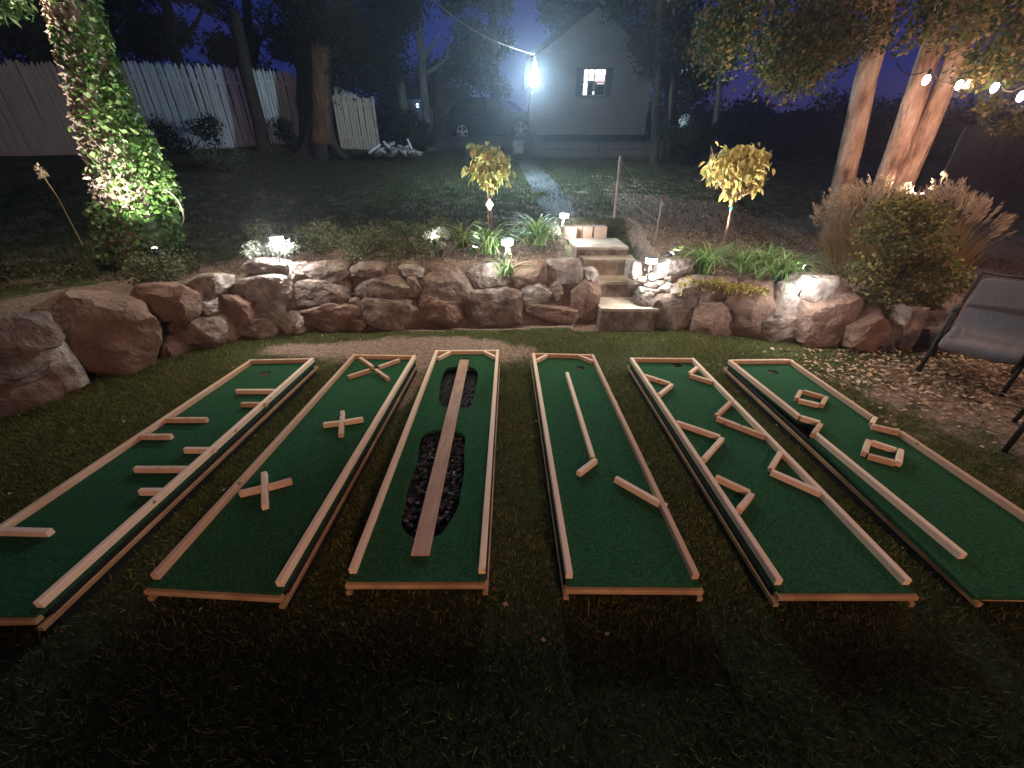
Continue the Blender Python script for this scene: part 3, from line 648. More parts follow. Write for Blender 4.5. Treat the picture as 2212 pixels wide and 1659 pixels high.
chair((3.56, 2.20, 0), (3.86, 1.80, 0), 'patio chair almost wholly cut off by the right edge, one dark leg showing')

# ------------------------------------------------------------------ fences
def picket_fence(x0, x1, Y0, Y1, z0, z1, label, m_, pitch=.11, seed=1, lean=0, pts=True, drop=0):
    rr = random.Random(seed); n = max(2, int(math.hypot(x1-x0, Y1-Y0)/pitch))
    T = thing('picket_fence', ((x0+x1)/2, (Y0+Y1)/2, z0), label, 'fence', None)
    ang = math.atan2(Y1-Y0, x1-x0)
    shared = []
    for k in range(5):
        ht = z1-z0+rr.uniform(-.03, .03); hw = pitch*.45; mb = MB(); tp = rr.uniform(.02, .05)
        sec = [(-hw, 0), (hw, 0), (hw, ht-tp*2.4), (rr.uniform(-.01, .01), ht), (-hw, ht-tp*2)]
        mb.extr([(a_, -.01, b_) for a_, b_ in sec], (0, .02, 0)); shared.append(mesh_of(mb, m_, 'picket'))
    for k in range(n):
        t_ = (k+.5)/n
        inst('picket', shared[rr.randrange(5)], T, (x0+(x1-x0)*t_, Y0+(Y1-Y0)*t_+rr.uniform(-.012, .012), z0-drop*t_+rr.uniform(-.04, .03)), (0, rr.uniform(-.012, .012), ang+rr.uniform(-.02, .02)))
    for hh in (.25, .85):
        mb = MB(); d = Vector((math.cos(ang), math.sin(ang), 0)); nrm = Vector((-d.y, d.x, 0))
        z = z0+(z1-z0)*hh
        obj('fence_rail', mb.bar(Vector((x0, Y0, 0))+nrm*.04, Vector((x1, Y1, 0))+nrm*.04, .04, z-drop*.5-.04, z-drop*.5+.04), m_, T)
    return T
a_ = at_Y(-420, 132, 11.6); b_ = at_Y(262, 134, 12.2)
picket_fence(a_.x, b_.x, 11.6, 12.2, 1.7, at_Y(0, 130, 11.9).z, 'tall weathered picket fence section left of the ivy clad tree', M['picket_tan'], .11, 1)
a_ = at_Y(262, 134, 12.5); b_ = at_Y(511, 142, 13.3)
picket_fence(a_.x, b_.x, 12.5, 13.3, at_Y(400, 345, 12.9).z-.1, at_Y(400, 137, 12.9).z, 'tall pale grey picket fence section between the ivy clad tree and the dark leaning trunk', M['picket'], .085, 2)
a_ = at_Y(541, 146, 14); b_ = at_Y(652, 160, 14.8)
picket_fence(a_.x, b_.x, 14, 14.8, at_Y(600, 318, 14.4).z-.1, at_Y(600, 150, 14.4).z, 'short pale grey picket fence section just left of the broken stump', M['picket'], .085, 3)
a_ = at_Y(716, 210, 15); b_ = at_Y(806, 207, 15.3)
picket_fence(a_.x, b_.x, 15, 15.3, at_Y(760, 318, 15.1).z-.1, at_Y(760, 205, 15.1).z, 'low tan picket fence section just right of the broken stump', M['picket_tan'], .085, 4)
mb = MB(); q = [at_Y(722, 184, 15.5), at_Y(768, 204, 15.5), at_Y(768, 212, 15.5), at_Y(722, 212, 15.5)]
tag(obj('tarp', mb.extr(q, (0, .5, -.05)), M['white']), 'white sloping tarp corner showing over the low tan fence', 'tarp')

# ------------------------------------------------------------------ trees
def clumps_px(boxes, Y0, Y1, k, rad, seed):
    rr = random.Random(seed); out = []
    for (x0, y0, x1, y1) in boxes:
        for j in range(k):
            Y = rr.uniform(Y0, Y1); p_ = at_Y(rr.uniform(x0, x1), rr.uniform(y0, y1), Y); r_ = rad*rr.uniform(.6, 1.3)
            out.append((p_.x, p_.y, p_.z, r_, r_, r_*.8))
    return out
def gz(x, y, Y):
    p_ = at_Y(x, y, Y); return Vector((p_.x, Y, tz(p_.x, Y)))
# dark trees behind the fence, left to right
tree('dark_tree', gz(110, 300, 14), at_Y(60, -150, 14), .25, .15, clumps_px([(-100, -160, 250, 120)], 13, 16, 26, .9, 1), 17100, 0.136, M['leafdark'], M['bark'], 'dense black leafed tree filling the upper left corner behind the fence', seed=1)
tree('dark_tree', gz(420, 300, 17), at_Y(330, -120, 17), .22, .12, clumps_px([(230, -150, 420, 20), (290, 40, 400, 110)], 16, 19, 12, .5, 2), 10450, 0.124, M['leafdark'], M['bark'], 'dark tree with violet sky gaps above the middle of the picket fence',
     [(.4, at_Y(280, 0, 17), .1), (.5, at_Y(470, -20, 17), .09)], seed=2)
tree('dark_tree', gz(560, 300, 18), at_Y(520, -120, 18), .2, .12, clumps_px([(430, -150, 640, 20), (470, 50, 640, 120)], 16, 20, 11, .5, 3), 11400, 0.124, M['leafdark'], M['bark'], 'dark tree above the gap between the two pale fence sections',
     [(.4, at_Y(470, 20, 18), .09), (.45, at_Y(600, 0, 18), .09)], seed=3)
q0 = gz(574, 335, 12.9); tree('leaning_trunk', q0, at_Y(503, 20, 13.1), .17, .14, None, 0, 0, None, M['bark'], 'dark leaning tree trunk in the gap between the pale fence sections', seed=4)
tree('dark_tree', gz(668, 330, 14.6), at_Y(640, -120, 14.6), .28, .2, clumps_px([(540, -150, 880, 60), (700, 60, 850, 170), (640, -20, 760, 110)], 14, 16, 20, .75, 5), 22800, 0.099, M['leafdark'], M['bark'], 'big dark green tree rising behind the broken stump',
     [(.6, at_Y(760, 0, 14.6), .12), (.5, at_Y(820, 60, 14.8), .1)], seed=5)
# broken stump
sb = gz(690, 325, 13.7); st = at_Y(688, 85, 13.7)
T = thing('broken_stump', sb, 'tall broken tree stump with exposed reddish heartwood', 'tree stump')
hgt = st.z-sb.z; vs = []; fs = []; n = 28; rr = random.Random(3); tp = [rr.uniform(-.35, .1)+(.15 if k in (6, 7, 8) else 0) for k in range(n)]
lev = [-.2, 0, .12, .3, .6, .85, 1]
for j, l in enumerate(lev):
    for k in range(n):
        a2 = 2*math.pi*k/n; r_ = .34*(1+.9*math.exp(-max(l, 0)*9)*(1+.5*math.sin(a2*5+1)))*(1-.1*max(l, 0))*(1+.07*math.sin(a2*7)+.05*rr.uniform(-1, 1))
        vs.append((sb.x+(st.x-sb.x)*l+r_*math.cos(a2), sb.y+r_*math.sin(a2)*.9, sb.z+hgt*l+(tp[k] if l == 1 else 0)))
for j in range(len(lev)-1):
    for k in range(n): fs.append((j*n+k, j*n+(k+1) % n, (j+1)*n+(k+1) % n, (j+1)*n+k))
cidx = len(vs); vs.append((st.x, sb.y, sb.z+hgt*.8)); fs += [((len(lev)-1)*n+k, (len(lev)-1)*n+(k+1) % n, cidx) for k in range(n)]
obj('trunk', MB().add(vs, fs), M['bark'], T, True)
mb = MB(); vs = []; fs = []
for j in range(9):
    l = .1+j/8*.86
    for k in range(7):
        a2 = R(-112+k*15); r_ = (.36+.03*rr.random()+.22*math.exp(-l*9))*(1-.1*l); vs.append((sb.x+(st.x-sb.x)*l+r_*math.cos(a2)+.03, sb.y+r_*math.sin(a2)*.95, sb.z+hgt*l-(.12 if j == 8 and k % 2 else 0)))
for j in range(8):
    for k in range(6): fs.append((j*7+k, j*7+k+1, j*7+k+8, j*7+k+7))
o = obj('heartwood', MB().add(vs, fs), M['heart'], T, True); md = o.modifiers.new('t', 'SOLIDIFY'); md.thickness = .05
obj('root', MB().tube([sb+Vector((.3, -.1, .25)), sb+Vector((.7, -.5, .0)), sb+Vector((1.15, -1.0, -.12))], [.16, .1, .03], 8), M['bark'], T, True)
# pale trunks by the driveway
tree('pale_trunk_tree', gz(886, 300, 15.5), at_Y(845, 60, 15.5), .17, .10, clumps_px([(780, -140, 900, 60)], 15, 17, 9, .7, 6), 7220, 0.105, M['leafdark'], M['bark_grey'], 'left one of two pale trunked trees by the driveway', [(.75, at_Y(800, 60, 15.5), .07)], seed=6)
tree('pale_trunk_tree', gz(926, 300, 15.8), at_Y(898, -40, 15.8), .16, .09, clumps_px([(860, -150, 950, 40), (960, -120, 1010, 30)], 15, 17, 6, .45, 7), 6840, 0.099, M['leafdark'], M['bark_grey'], 'forked one of two pale trunked trees by the driveway', [(.5, at_Y(975, 120, 15.8), .09), (.6, at_Y(960, 60, 15.8), .07)], seed=7)
tree('dark_tree', gz(950, 310, 17), at_Y(948, 150, 17), .26, .2, clumps_px([(935, 135, 985, 165)], 17, 17.5, 3, .4, 8), 700, .15, M['leafdark'], M['bark'], 'short dark trunk at the left end of the driveway', seed=8)
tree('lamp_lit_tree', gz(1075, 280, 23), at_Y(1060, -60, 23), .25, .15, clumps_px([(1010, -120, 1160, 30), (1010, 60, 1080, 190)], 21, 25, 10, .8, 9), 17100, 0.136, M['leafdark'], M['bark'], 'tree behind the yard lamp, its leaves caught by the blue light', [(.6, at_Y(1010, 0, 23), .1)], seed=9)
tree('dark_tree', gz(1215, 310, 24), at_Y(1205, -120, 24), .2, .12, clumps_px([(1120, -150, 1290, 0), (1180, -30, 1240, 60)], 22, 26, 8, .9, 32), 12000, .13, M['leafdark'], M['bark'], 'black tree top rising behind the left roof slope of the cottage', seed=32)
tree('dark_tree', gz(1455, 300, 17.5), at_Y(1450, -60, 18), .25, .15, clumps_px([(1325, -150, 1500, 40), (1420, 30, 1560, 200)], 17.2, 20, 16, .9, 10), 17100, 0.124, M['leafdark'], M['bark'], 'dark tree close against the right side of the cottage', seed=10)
for k, (x, y0, y1, Y, r_, lb) in enumerate([(1453, 285, 205, 14.5, .06, 'slim pale trunk right of the cottage'), (1556, 292, 225, 14.5, .10, 'dim grey trunk standing alone in the dark right of the cottage')]):
    tree('young_tree', gz(x, y0, Y), at_Y(x+4, y1-120, Y), r_, r_*.7, clumps_px([(x-40, y1-190, x+50, y1-60)], Y, Y+1, 5, .5, 30+k), 2850, 0.087, M['leafdark'], M['bark_grey'], lb, seed=20+k)
tree('dark_tree', gz(1420, 330, 12.8), at_Y(1425, -60, 13.2), .12, .07, clumps_px([(1330, -150, 1440, 30), (1375, 30, 1450, 150)], 13, 14.5, 9, .42, 31), 9000, .09, M['leafdark'], M['bark'], 'black leafed tree overlapping the right roof slope of the cottage', seed=31)
for x0, x1, yt in ((1330, 2400, 248), (-400, 1010, 235)):  # added dark ridges, solid backing that hides sky glow behind the trees
    n = 40; pr = []
    for k in range(n+1):
        q = at_Y(x0+(x1-x0)*k/n, yt, 37); pr.append((q.x, 37+.5*math.sin(k), q.z+.5*math.sin(k*1.7)+.3*math.sin(k*3.1)))
    vs = []
    for q in pr: vs += [(q[0], q[1], 0), q, (q[0], q[1]+14, q[2]+.5)]
    tag(obj('dark_backing', MB().add(vs, [(k*3+j, k*3+j+3, k*3+j+4, k*3+j+1) for k in range(n) for j in range(2)]), M['dark'], None, True), kind='structure')
# distant tree line with the strip of sky over it
cl = []
for k in range(110):
    x = random.uniform(1380, 2300); p_ = at_Y(x, random.uniform(232, 420), 34); cl.append((p_.x, p_.y+random.uniform(-1, 2), p_.z, 1.6, 1.5, 1.2))
tl = crown_obj(cl, 30400, 0.279, M['leafdark'], None, name='far_tree_line'); tag(tl, 'low black tree line under the strip of blue sky at the right', 'tree line', kind='stuff')
cl = []
for k in range(60):
    x = random.uniform(-150, 1000); p_ = at_Y(x, random.uniform(150, 300), 30); cl.append((p_.x, p_.y+random.uniform(-1, 2), p_.z, 1.4, 1.3, 1.1))
tl = crown_obj(cl, 26600, 0.248, M['leafdark'], None, name='far_tree_line'); tag(tl, 'black tree line beyond the picket fences at the left', 'tree line', kind='stuff')
# right: twin trunks with a lit canopy
TR = gz(1945, 375, 7.6)
tb, tt = gz(1848, 390, 7.4), at_Y(1946, -160, 7.4)
can = clumps_px([(1480, -120, 1640, 60), (1530, 40, 1600, 110), (1640, -130, 1900, 60), (1700, 60, 1840, 110), (1660, 90, 1760, 140), (1900, -150, 2250, 60), (2120, 60, 2260, 180)], 5.6, 7.6, 10, .38, 11)
Tt = tree('lit_canopy_tree', tb, tt, .17, .13, can, 24000, .058, M['leafmid'], M['bark_pale'], 'reddish trunked tree at the right whose lit green and rust canopy hangs over the garden',
     [(.85, at_Y(1600, -20, 6.8), .06), (.8, at_Y(1750, -60, 7), .07), (.9, at_Y(2100, -100, 7), .06)], seed=11)
t2 = gz(1925, 395, 6.9); tree('pale_tree', t2, at_Y(2095, -120, 6.9), .16, .12, clumps_px([(2000, -150, 2300, 10), (2080, 0, 2260, 60)], 6.4, 7.4, 6, .35, 12), 5500, .058, M['leafmid'], M['bark_pale'],
     'thick pale trunked tree just right of the reddish trunk', [(.45, at_Y(2015, 60, 6.85), .13), (0, at_Y(2165, -120, 6.8), .17)], seed=12)
t3 = crown_obj(clumps_px([(2110, 215, 2230, 290)], 6.5, 7.2, 8, .14, 13), 600, .06, M['leafmid'], None, name='hanging_branch'); tag(t3, 'drooping rust leaved branch tip under the string lights at the right edge', 'branch', kind='stuff')
# corner leaves upper left
t4 = crown_obj(clumps_px([(-30, -20, 45, 18)], 4.4, 4.7, 5, .13, 14), 110, .1, M['ivy'], None, name='hanging_branch', aspect=.35); tag(t4, 'lit green leaf spray in the top left corner', 'branch', kind='stuff')

# ivy clad tree
Tb = TRB.copy(); Ttop = at_Y(120, -140, 5.2)
T = thing('ivy_tree', Tb, 'leaning pale tree trunk at the left wrapped in spotlit green ivy', 'tree')
ctrl = [at_Y(300, 560, 5.35), at_Y(262, 400, 5.3), at_Y(222, 270, 5.25), at_Y(190, 130, 5.2), at_Y(152, 0, 5.2), Ttop]
ip = []; ir = []
for k in range(len(ctrl)-1):
    for j in range(5): ip.append(ctrl[k].lerp(ctrl[k+1], j/5)); tt_ = (k+j/5)/5; ir.append(.22*(1-.25*tt_)+.12*math.exp(-tt_*10))
ip.append(ctrl[-1]); ir.append(.18)
mb = MB(); mb.tube(ip, ir, 20)
o = obj('trunk', mb, M['ivybark'], T, True)
def surf_leaves(n, tmin, tmax, side, bulge, sizes, seed):
    out = []; rr = random.Random(seed)
    while len(out) < n:
        t_ = rr.uniform(tmin, tmax)*(len(ip)-1); i_ = min(int(t_), len(ip)-2); f_ = t_-i_
        c_ = ip[i_].lerp(ip[i_+1], f_); r_ = ir[i_]*(1-f_)+ir[i_+1]*f_
        a2 = rr.gauss(side, .62)
        tt_ = t_/(len(ip)-1); b_ = bulge*(math.exp(-((tt_-.2)/.22)**2)+.15)
        out.append((c_.x+math.cos(a2)*(r_+b_*rr.random()**.6*(1 if math.cos(a2-side) > 0 else .25)), c_.y+math.sin(a2)*(r_+.02+b_*.6*rr.random()), c_.z))
    return np.array(out)
P_ = np.concatenate([surf_leaves(1900, .03, .55, .0, .36, 0, 1), surf_leaves(420, 0, .16, -1.3, .2, 0, 2), surf_leaves(800, .5, .98, .25, .14, 0, 3), surf_leaves(260, .55, .70, -1.2, .05, 0, 4), surf_leaves(150, .05, .98, -1.6, .03, 0, 9)])
Vv, Ff = leaves_np(P_, .062, droop=.3, aspect=.85); np_obj('ivy', Vv, Ff, M['ivy'], T)
# loose flaky bark plates on the lit side
P_ = surf_leaves(1500, .05, .98, -1.9, .015, 0, 6); Vv, Ff = leaves_np(P_, .07, droop=0, aspect=.5); np_obj('bark_flakes', Vv, Ff, M['ivybark'], T)
v0 = at_Y(352, 410, 5.1)
obj('vine', MB().tube([v0+Vector((math.sin(a2)*.14, 0, math.cos(a2)*.2-.2)) for a2 in np.linspace(0, 2.9, 12)], .008, 6), M['ivybark'], T, True)

# ------------------------------------------------------------------ saplings
def leaf_mesh(m_, L_=.1, w_=.04):
    mb = MB(); n = 5; vs = []
    for k in range(n+1):
        t_ = k/n; ww = w_*math.sin(math.pi*min(1, t_*.92+.06))**.8*.5*(1 if k < n else .05); z = -.18*L_*t_*t_*1.5
        vs += [(-ww, t_*L_, z+ww*.35), (0, t_*L_, z), (ww, t_*L_, z+ww*.35)]
    fs = [(k*3+j, k*3+j+1, k*3+j+4, k*3+j+3) for k in range(n) for j in range(2)]
    return mesh_of(mb.add(vs, fs), m_, 'leaf', True)
LM = [leaf_mesh(M['magleaf'], .125, .06), leaf_mesh(M['magleaf'], .10, .048), leaf_mesh(M['magleafg'], .13, .065)]
def sapling(base, fork, crown, label, nleaf, leafmix, seed, nb, lean=0):
    rr = random.Random(seed); T = thing('sapling', base, label, 'sapling', 'spotlit saplings on the terrace')
    Y = base.y
    obj('trunk', MB().tube(limb_path(base-Vector((0, 0, .05)), fork, 5, .06, seed), [.017, .016, .015, .015, .014, .014], 8), M['bark_pale'], T, True)
    tips = []
    mb = MB()
    for k in range(nb):
        x0, y0, x1, y1 = crown; px = rr.uniform(x0+6, x1-6); py = rr.uniform(y0+8, y1-(y1-y0)*.25)
        e = at_Y(px, py, Y+rr.uniform(-.2, .2)); pts_ = [fork, fork.lerp(e, .45)+Vector((0, 0, -.02+.03*rr.random())), e]
        obj('limb', MB().tube(pts_, [.009, .006, .003], 5), M['bark_pale'], T, True)
        tips.append(pts_)
    for k in range(nleaf):
        pts_ = rr.choice(tips); t_ = rr.uniform(.35, 1.0); p_ = pts_[1].lerp(pts_[2], min(1, t_)) if rr.random() > .2 else pts_[0].lerp(pts_[1], t_)
        if rr.random() < .72:
            x0, y0, x1, y1 = crown; uu = Vector((rr.gauss(0, 1), rr.gauss(0, 1), rr.gauss(0, 1))).normalized(); uu *= rr.random()**.4*(.78+.42*noise.noise(uu*1.6+Vector((seed*9, 0, 0)))+.12)
            p_ = at_Y((x0+x1)/2+uu.x*(x1-x0)/2, (y0+y1)/2-uu.z*(y1-y0)/2, Y+uu.y*.27)
        p_ = p_+Vector((rr.gauss(0, .035), rr.gauss(0, .035), rr.gauss(0, .03)))
        me = LM[2] if rr.random() < leafmix else LM[rr.randrange(2)]
        inst('leaf', me, T, p_, (rr.gauss(-.95, .5), rr.gauss(0, .45), rr.uniform(0, 6.28)), rr.uniform(.5, 1.0))
    return T
T1 = sapling(S1, at_Y(1059, 405, 5.5), (1012, 304, 1104, 400), 'staked sapling with an oval crown of green and tan leaves, left of the steps', 560, .5, 1, 34)
T2 = sapling(S2, at_Y(1583, 436, 5.2), (1524, 306, 1674, 415), 'sapling with a wide golden crown over bare lower branches, right of the steps', 820, .12, 2, 44)
q = at_Y(1058, 442, 5.46)
mb = MB(); mb.extr([q+Vector((0, 0, .075)), q+Vector((.05, 0, 0)), q-Vector((0, 0, .075)), q-Vector((.05, 0, 0))], (0, .004, 0)); o = obj('tag', mb, M['white'], T1)
for dx, dz in ((-.018, .012), (.016, .004), (-.012, -.016)):
    obj('print_mark', MB().box(q+Vector((dx, -.0035, dz)), (.012, .002, .01)), M['black'], o)
sk = S1+Vector((-.035, -.03, -.1)); obj('stake', MB().tube([sk, at_Y(1054, 400, 5.47)], .009, 6), M['bark_pale'], T1)
obj('tape', MB().tube([S1.lerp(at_Y(1059, 405, 5.5), .86)-Vector((0, 0, .02)), S1.lerp(at_Y(1059, 405, 5.5), .86)+Vector((0, 0, .02))], .02, 10), M['tape'], T1)
f2 = at_Y(1583, 436, 5.2); obj('tape', MB().tube([S2.lerp(f2, .83), S2.lerp(f2, .9)], .018, 10), M['tape'], T2)

# ------------------------------------------------------------------ plants
def strap_clump(x, y, Y, n, ln, label, seed=0, mname='strap', group='strappy daylily clumps on the terrace', name='daylily'):
    c_ = at_Y(x, y, Y); c_.z = min(c_.z, tz(c_.x, c_.y)+.05) ; rr = np.random.default_rng(seed)
    a2 = rr.uniform(0, 2*np.pi, n); L_ = ln*rr.uniform(.6, 1.1, n); el = rr.uniform(1.0, 1.5, n); K = 7; w_ = rr.uniform(.008, .014, n); L_ = L_*1.95
    Vs = []; 
    px = c_.x+rr.normal(0, .04, n); py = c_.y+rr.normal(0, .04, n)
    cur = np.stack([px, py, np.full(n, c_.z)], 1); ang = el.copy()
    for k in range(K+1):
        wd = w_*(1-(k/K)**2*.95); side = np.stack([-np.sin(a2), np.cos(a2), np.zeros(n)], 1)*wd[:, None]
        Vs.append(np.stack([cur-side, cur+side], 1))
        step = (L_/K)[:, None]*np.stack([np.cos(a2)*np.cos(ang), np.sin(a2)*np.cos(ang), np.sin(ang)], 1); cur = cur+step; ang = ang-rr.uniform(.18, .42, n)
    Vv = np.stack(Vs, 1).reshape(-1, 3)
    F_ = []
    for i_ in range(n):
        o_ = i_*(K+1)*2
        for k in range(K): F_.append((o_+k*2, o_+k*2+1, o_+k*2+3, o_+k*2+2))
    T = thing(name, c_, label, 'plant', group)
    np_obj('leaves', Vv, np.array(F_), M[mname], T, True)
strap_clump(1058, 545, 5.1, 90, .36, 'daylily clump at the base of the staked left sapling', 1)
strap_clump(1160, 528, 5.5, 140, .38, 'arching daylily clump left of the top path light', 2)
strap_clump(1098, 565, 4.95, 40, .24, 'small daylily tuft behind the path light in front of the left sapling', 3)
strap_clump(1520, 590, 4.95, 110, .36, 'bright arching daylily clump left of the right sapling trunk', 4)
strap_clump(1600, 590, 5.1, 70, .38, 'dim daylily clump just right of the right sapling trunk', 5)
strap_clump(1686, 590, 4.75, 150, .36, 'daylily clump lit white beside the glinting spotlight', 6)
strap_clump(1648, 575, 5.0, 60, .36, 'dim daylily between the two brighter clumps at the right', 7)
strap_clump(1000, 530, 5.4, 60, .34, 'thin dim grass tuft left of the staked sapling', 8, 'grass')
def shrub(boxes, Y0, Y1, k, rad, n, size, mname, label, seed, name='shrub', droop=0, group=None):
    cl_ = clumps_px(boxes, Y0, Y1, k, rad, seed); xs_ = [c_[0] for c_ in cl_]; ys_ = [c_[1] for c_ in cl_]
    bx, by = sum(xs_)/len(xs_), sum(ys_)/len(ys_); b_ = Vector((bx, by, tz(bx, by)))
    T = thing(name, b_, label, 'shrub', group)
    rr = random.Random(seed)
    mb = MB()
    for c_ in cl_[:10]: mb.tube(limb_path(b_-Vector((0, 0, .05)), (c_[0], c_[1], c_[2]), 4, .1, rr.randrange(99)), [.012, .01, .008, .006, .003], 5)
    obj('stems', mb, M['bark'], T, True)
    crown_obj(cl_, n, size, M[mname], T, droop=droop, name='foliage')
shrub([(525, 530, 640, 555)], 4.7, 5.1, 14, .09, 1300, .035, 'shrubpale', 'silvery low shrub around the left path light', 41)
shrub([(545, 490, 660, 530)], 5.1, 5.8, 12, .14, 1400, .04, 'shrub', 'dim sprawling shrub just behind the silvery one', 42)
shrub([(690, 500, 860, 560)], 5.0, 5.8, 20, .17, 3600, .035, 'shrub', 'olive feathery shrub above the rectangular boulder in the left wall', 43)
shrub([(860, 480, 950, 560)], 5.0, 5.8, 16, .15, 2600, .035, 'shrub', 'olive shrub between the feathery one and the white lit weeds', 44)
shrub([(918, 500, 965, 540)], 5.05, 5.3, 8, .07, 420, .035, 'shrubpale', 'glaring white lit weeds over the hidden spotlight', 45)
shrub([(300, 560, 400, 620)], 4.4, 4.9, 16, .16, 2600, .04, 'shrub', 'dark mossy ground shrub below the ivy clad tree', 46)
shrub([(-60, 590, 170, 690)], 4.2, 4.9, 18, .2, 3600, .04, 'shrub', 'dark mounded shrub behind the left boulders', 47)
shrub([(330, 265, 470, 330)], 11.7, 12.2, 14, .28, 2200, .07, 'leafdark', 'scraggly dark shrub in front of the pale fence', 48)
shrub([(600, 265, 640, 320)], 13.5, 13.8, 6, .2, 700, .07, 'leafdark', 'small dark bush against the short pale fence section', 49)
shrub([(425, 330, 520, 360)], 9.5, 10.3, 10, .18, 1100, .05, 'shrub', 'pale leaved bush at the foot of the grey fence', 50)
shrub([(820, 250, 900, 300)], 14.6, 15.2, 10, .3, 1600, .09, 'leafdark', 'green bush behind the rock pile', 51)
shrub([(905, 270, 945, 305)], 15, 15.4, 6, .25, 900, .08, 'leafdark', 'green bush at the foot of the forked pale trunk', 52)
shrub([(1425, 270, 1560, 310)], 12.5, 14, 14, .3, 1800, .08, 'leafdark', 'dim undergrowth right of the cottage', 53)
shrub([(1905, 455, 2010, 480), (1865, 500, 2050, 550), (1850, 560, 2060, 610), (1870, 620, 2035, 655), (1905, 665, 1990, 685)], 4.25, 4.75, 13, .18, 19000, .045, 'bushleaf', 'large dark rounded bush with autumn tinted leaves at the right', 54, 'bush')
# ornamental grass behind the bush
def plumes(x0, x1, y, Y, n, label, seed, px_top, spread, mname='plume'):
    rr = random.Random(seed); b_ = gz((x0+x1)/2, y, Y); T = thing('plume_grass', b_, label, 'ornamental grass', 'plume grasses behind the big bush')
    mb = MB(); P_ = []; bl = MB()
    for k in range(n):
        f_ = rr.uniform(-1, 1); base = b_+Vector((f_*.12, rr.uniform(-.1, .1), 0))
        tip = at_Y((x0+x1)/2+(x1-x0)/2*f_*1.0+rr.uniform(-8, 8), px_top+abs(f_)*spread+rr.uniform(-14, 22), Y+rr.uniform(-.3, .3))
        out = Vector((f_, rr.uniform(-.4, .4), 0)).normalized()
        m1 = base.lerp(tip, .6)-out*.06; mb.tube([base, m1, tip], [.003, .0025, .0015], 4, False)
        d = (tip-m1).normalized(); s0 = tip-d*.2
        for j in range(26):
            t_ = rr.random(); P_.append((s0.x+d.x*.2*t_+rr.gauss(0, .012*(1-t_*.6)), s0.y+d.y*.2*t_+rr.gauss(0, .012), s0.z+d.z*.2*t_+rr.gauss(0, .01), d.x+out.x*.4, d.y+out.y*.4, d.z-.1))
        for j in range(3):
            e = base+(tip-base)*rr.uniform(.5, .85)+Vector((rr.gauss(0, .1), rr.gauss(0, .1), -.05)); w_ = .005
            bl.add([base+Vector((-w_, 0, 0)), base+Vector((w_, 0, 0)), base.lerp(e, .6)+Vector((w_, 0, .06)), base.lerp(e, .6)+Vector((-w_, 0, .06)), e], [(0, 1, 2, 3), (3, 2, 4)])
    obj('stems', mb, M['drygrass'], T); obj('blades', bl, M['drygrass'], T)
    A = np.array(P_); n_ = len(A); d = A[:, 3:]+rng.normal(0, .18, (n_, 3)); d /= np.linalg.norm(d, axis=1)[:, None]
    sd = np.cross(d, rng.normal(size=(n_, 3))); sd /= np.linalg.norm(sd, axis=1)[:, None]; p0 = A[:, :3]; L_ = .07
    Vv = np.stack([p0, p0+d*L_*.5+sd*.005, p0+d*L_, p0+d*L_*.5-sd*.005], 1).reshape(-1, 3); i_ = np.arange(n_)*4
    np_obj('plume', Vv, np.stack([i_, i_+1, i_+2, i_+3], 1), M[mname], T)
plumes(1785, 1990, 560, 5.9, 90, 'pale feathery plume grass in front of the twin trunks', 1, 385, 45)
plumes(1900, 2190, 560, 5.6, 120, 'fanning tan plume grass arching over the right side of the big bush', 2, 385, 95)
plumes(1750, 1850, 600, 5.9, 26, 'thin dim plume tuft at the left of the plume grasses', 3, 420, 40)
# creeper on the dark boulder
P_ = []
for k in range(1500):
    x = random.uniform(1462, 1650); yy = 612+max(0, random.gauss(0, 9))-(8 if 1480 < x < 1560 else 0)+(x-1462)*.07; c_, t_ = wall_hit(x, yy); P_.append((c_.x, c_.y+random.uniform(-.13, .10), c_.z+.03))
Vv, Ff = leaves_np(np.array(P_), .04, droop=1.2, aspect=.35); tag(np_obj('creeper', Vv, Ff, M['creeper']), 'yellow creeper spilling over the dark boulder right of the steps', 'creeper')
# tall dry stalk at the left
b_ = at_Y(152, 478, 4.6); tp_ = at_Y(88, 372, 4.6)
T = thing('dry_stalk', b_, 'single dry flower stalk at the left in front of the fence', 'plant')
obj('stem', MB().tube([b_-Vector((0, 0, .25)), b_.lerp(tp_, .5)+Vector((.02, 0, 0)), tp_], .005, 5), M['drygrass'], T)
crown_obj([(tp_.x, tp_.y, tp_.z, .035, .03, .06)], 50, .04, M['plume'], T, name='flower_head')

# ------------------------------------------------------------------ posts and wire right of the steps
T = thing('wire_fence', at_Y(1325, 492, 7.0), 'sagging wire garden fence on thin poles climbing right of the steps', 'fence')
p1b, p1t = at_Y(1324, 490, 7.0), at_Y(1341, 336, 7.0); p2b, p2t = at_Y(1411, 545, 5.9), at_Y(1430, 434, 5.9)
p1b.z = tz(p1b.x, p1b.y)-.1; p2b.z = tz(p2b.x, p2b.y)-.1
obj('post', MB().tube([p1b, p1t], .022, 8), M['stake'], T, True); obj('post', MB().tube([p2b, p2t], .012, 8), M['stake'], T, True)
obj('post_tip', MB().tube([p2t, p2t+Vector((0, 0, .03))], .014, 8), M['red'], T)
for f_ in (.95, .6, .3):
    a_, b_ = p1b.lerp(p1t, f_), p2b.lerp(p2t, f_); obj('wire', MB().tube([a_.lerp(b_, k/6)-Vector((0, 0, .05*math.sin(math.pi*k/6))) for k in range(7)], .003, 4), M['stake'], T)

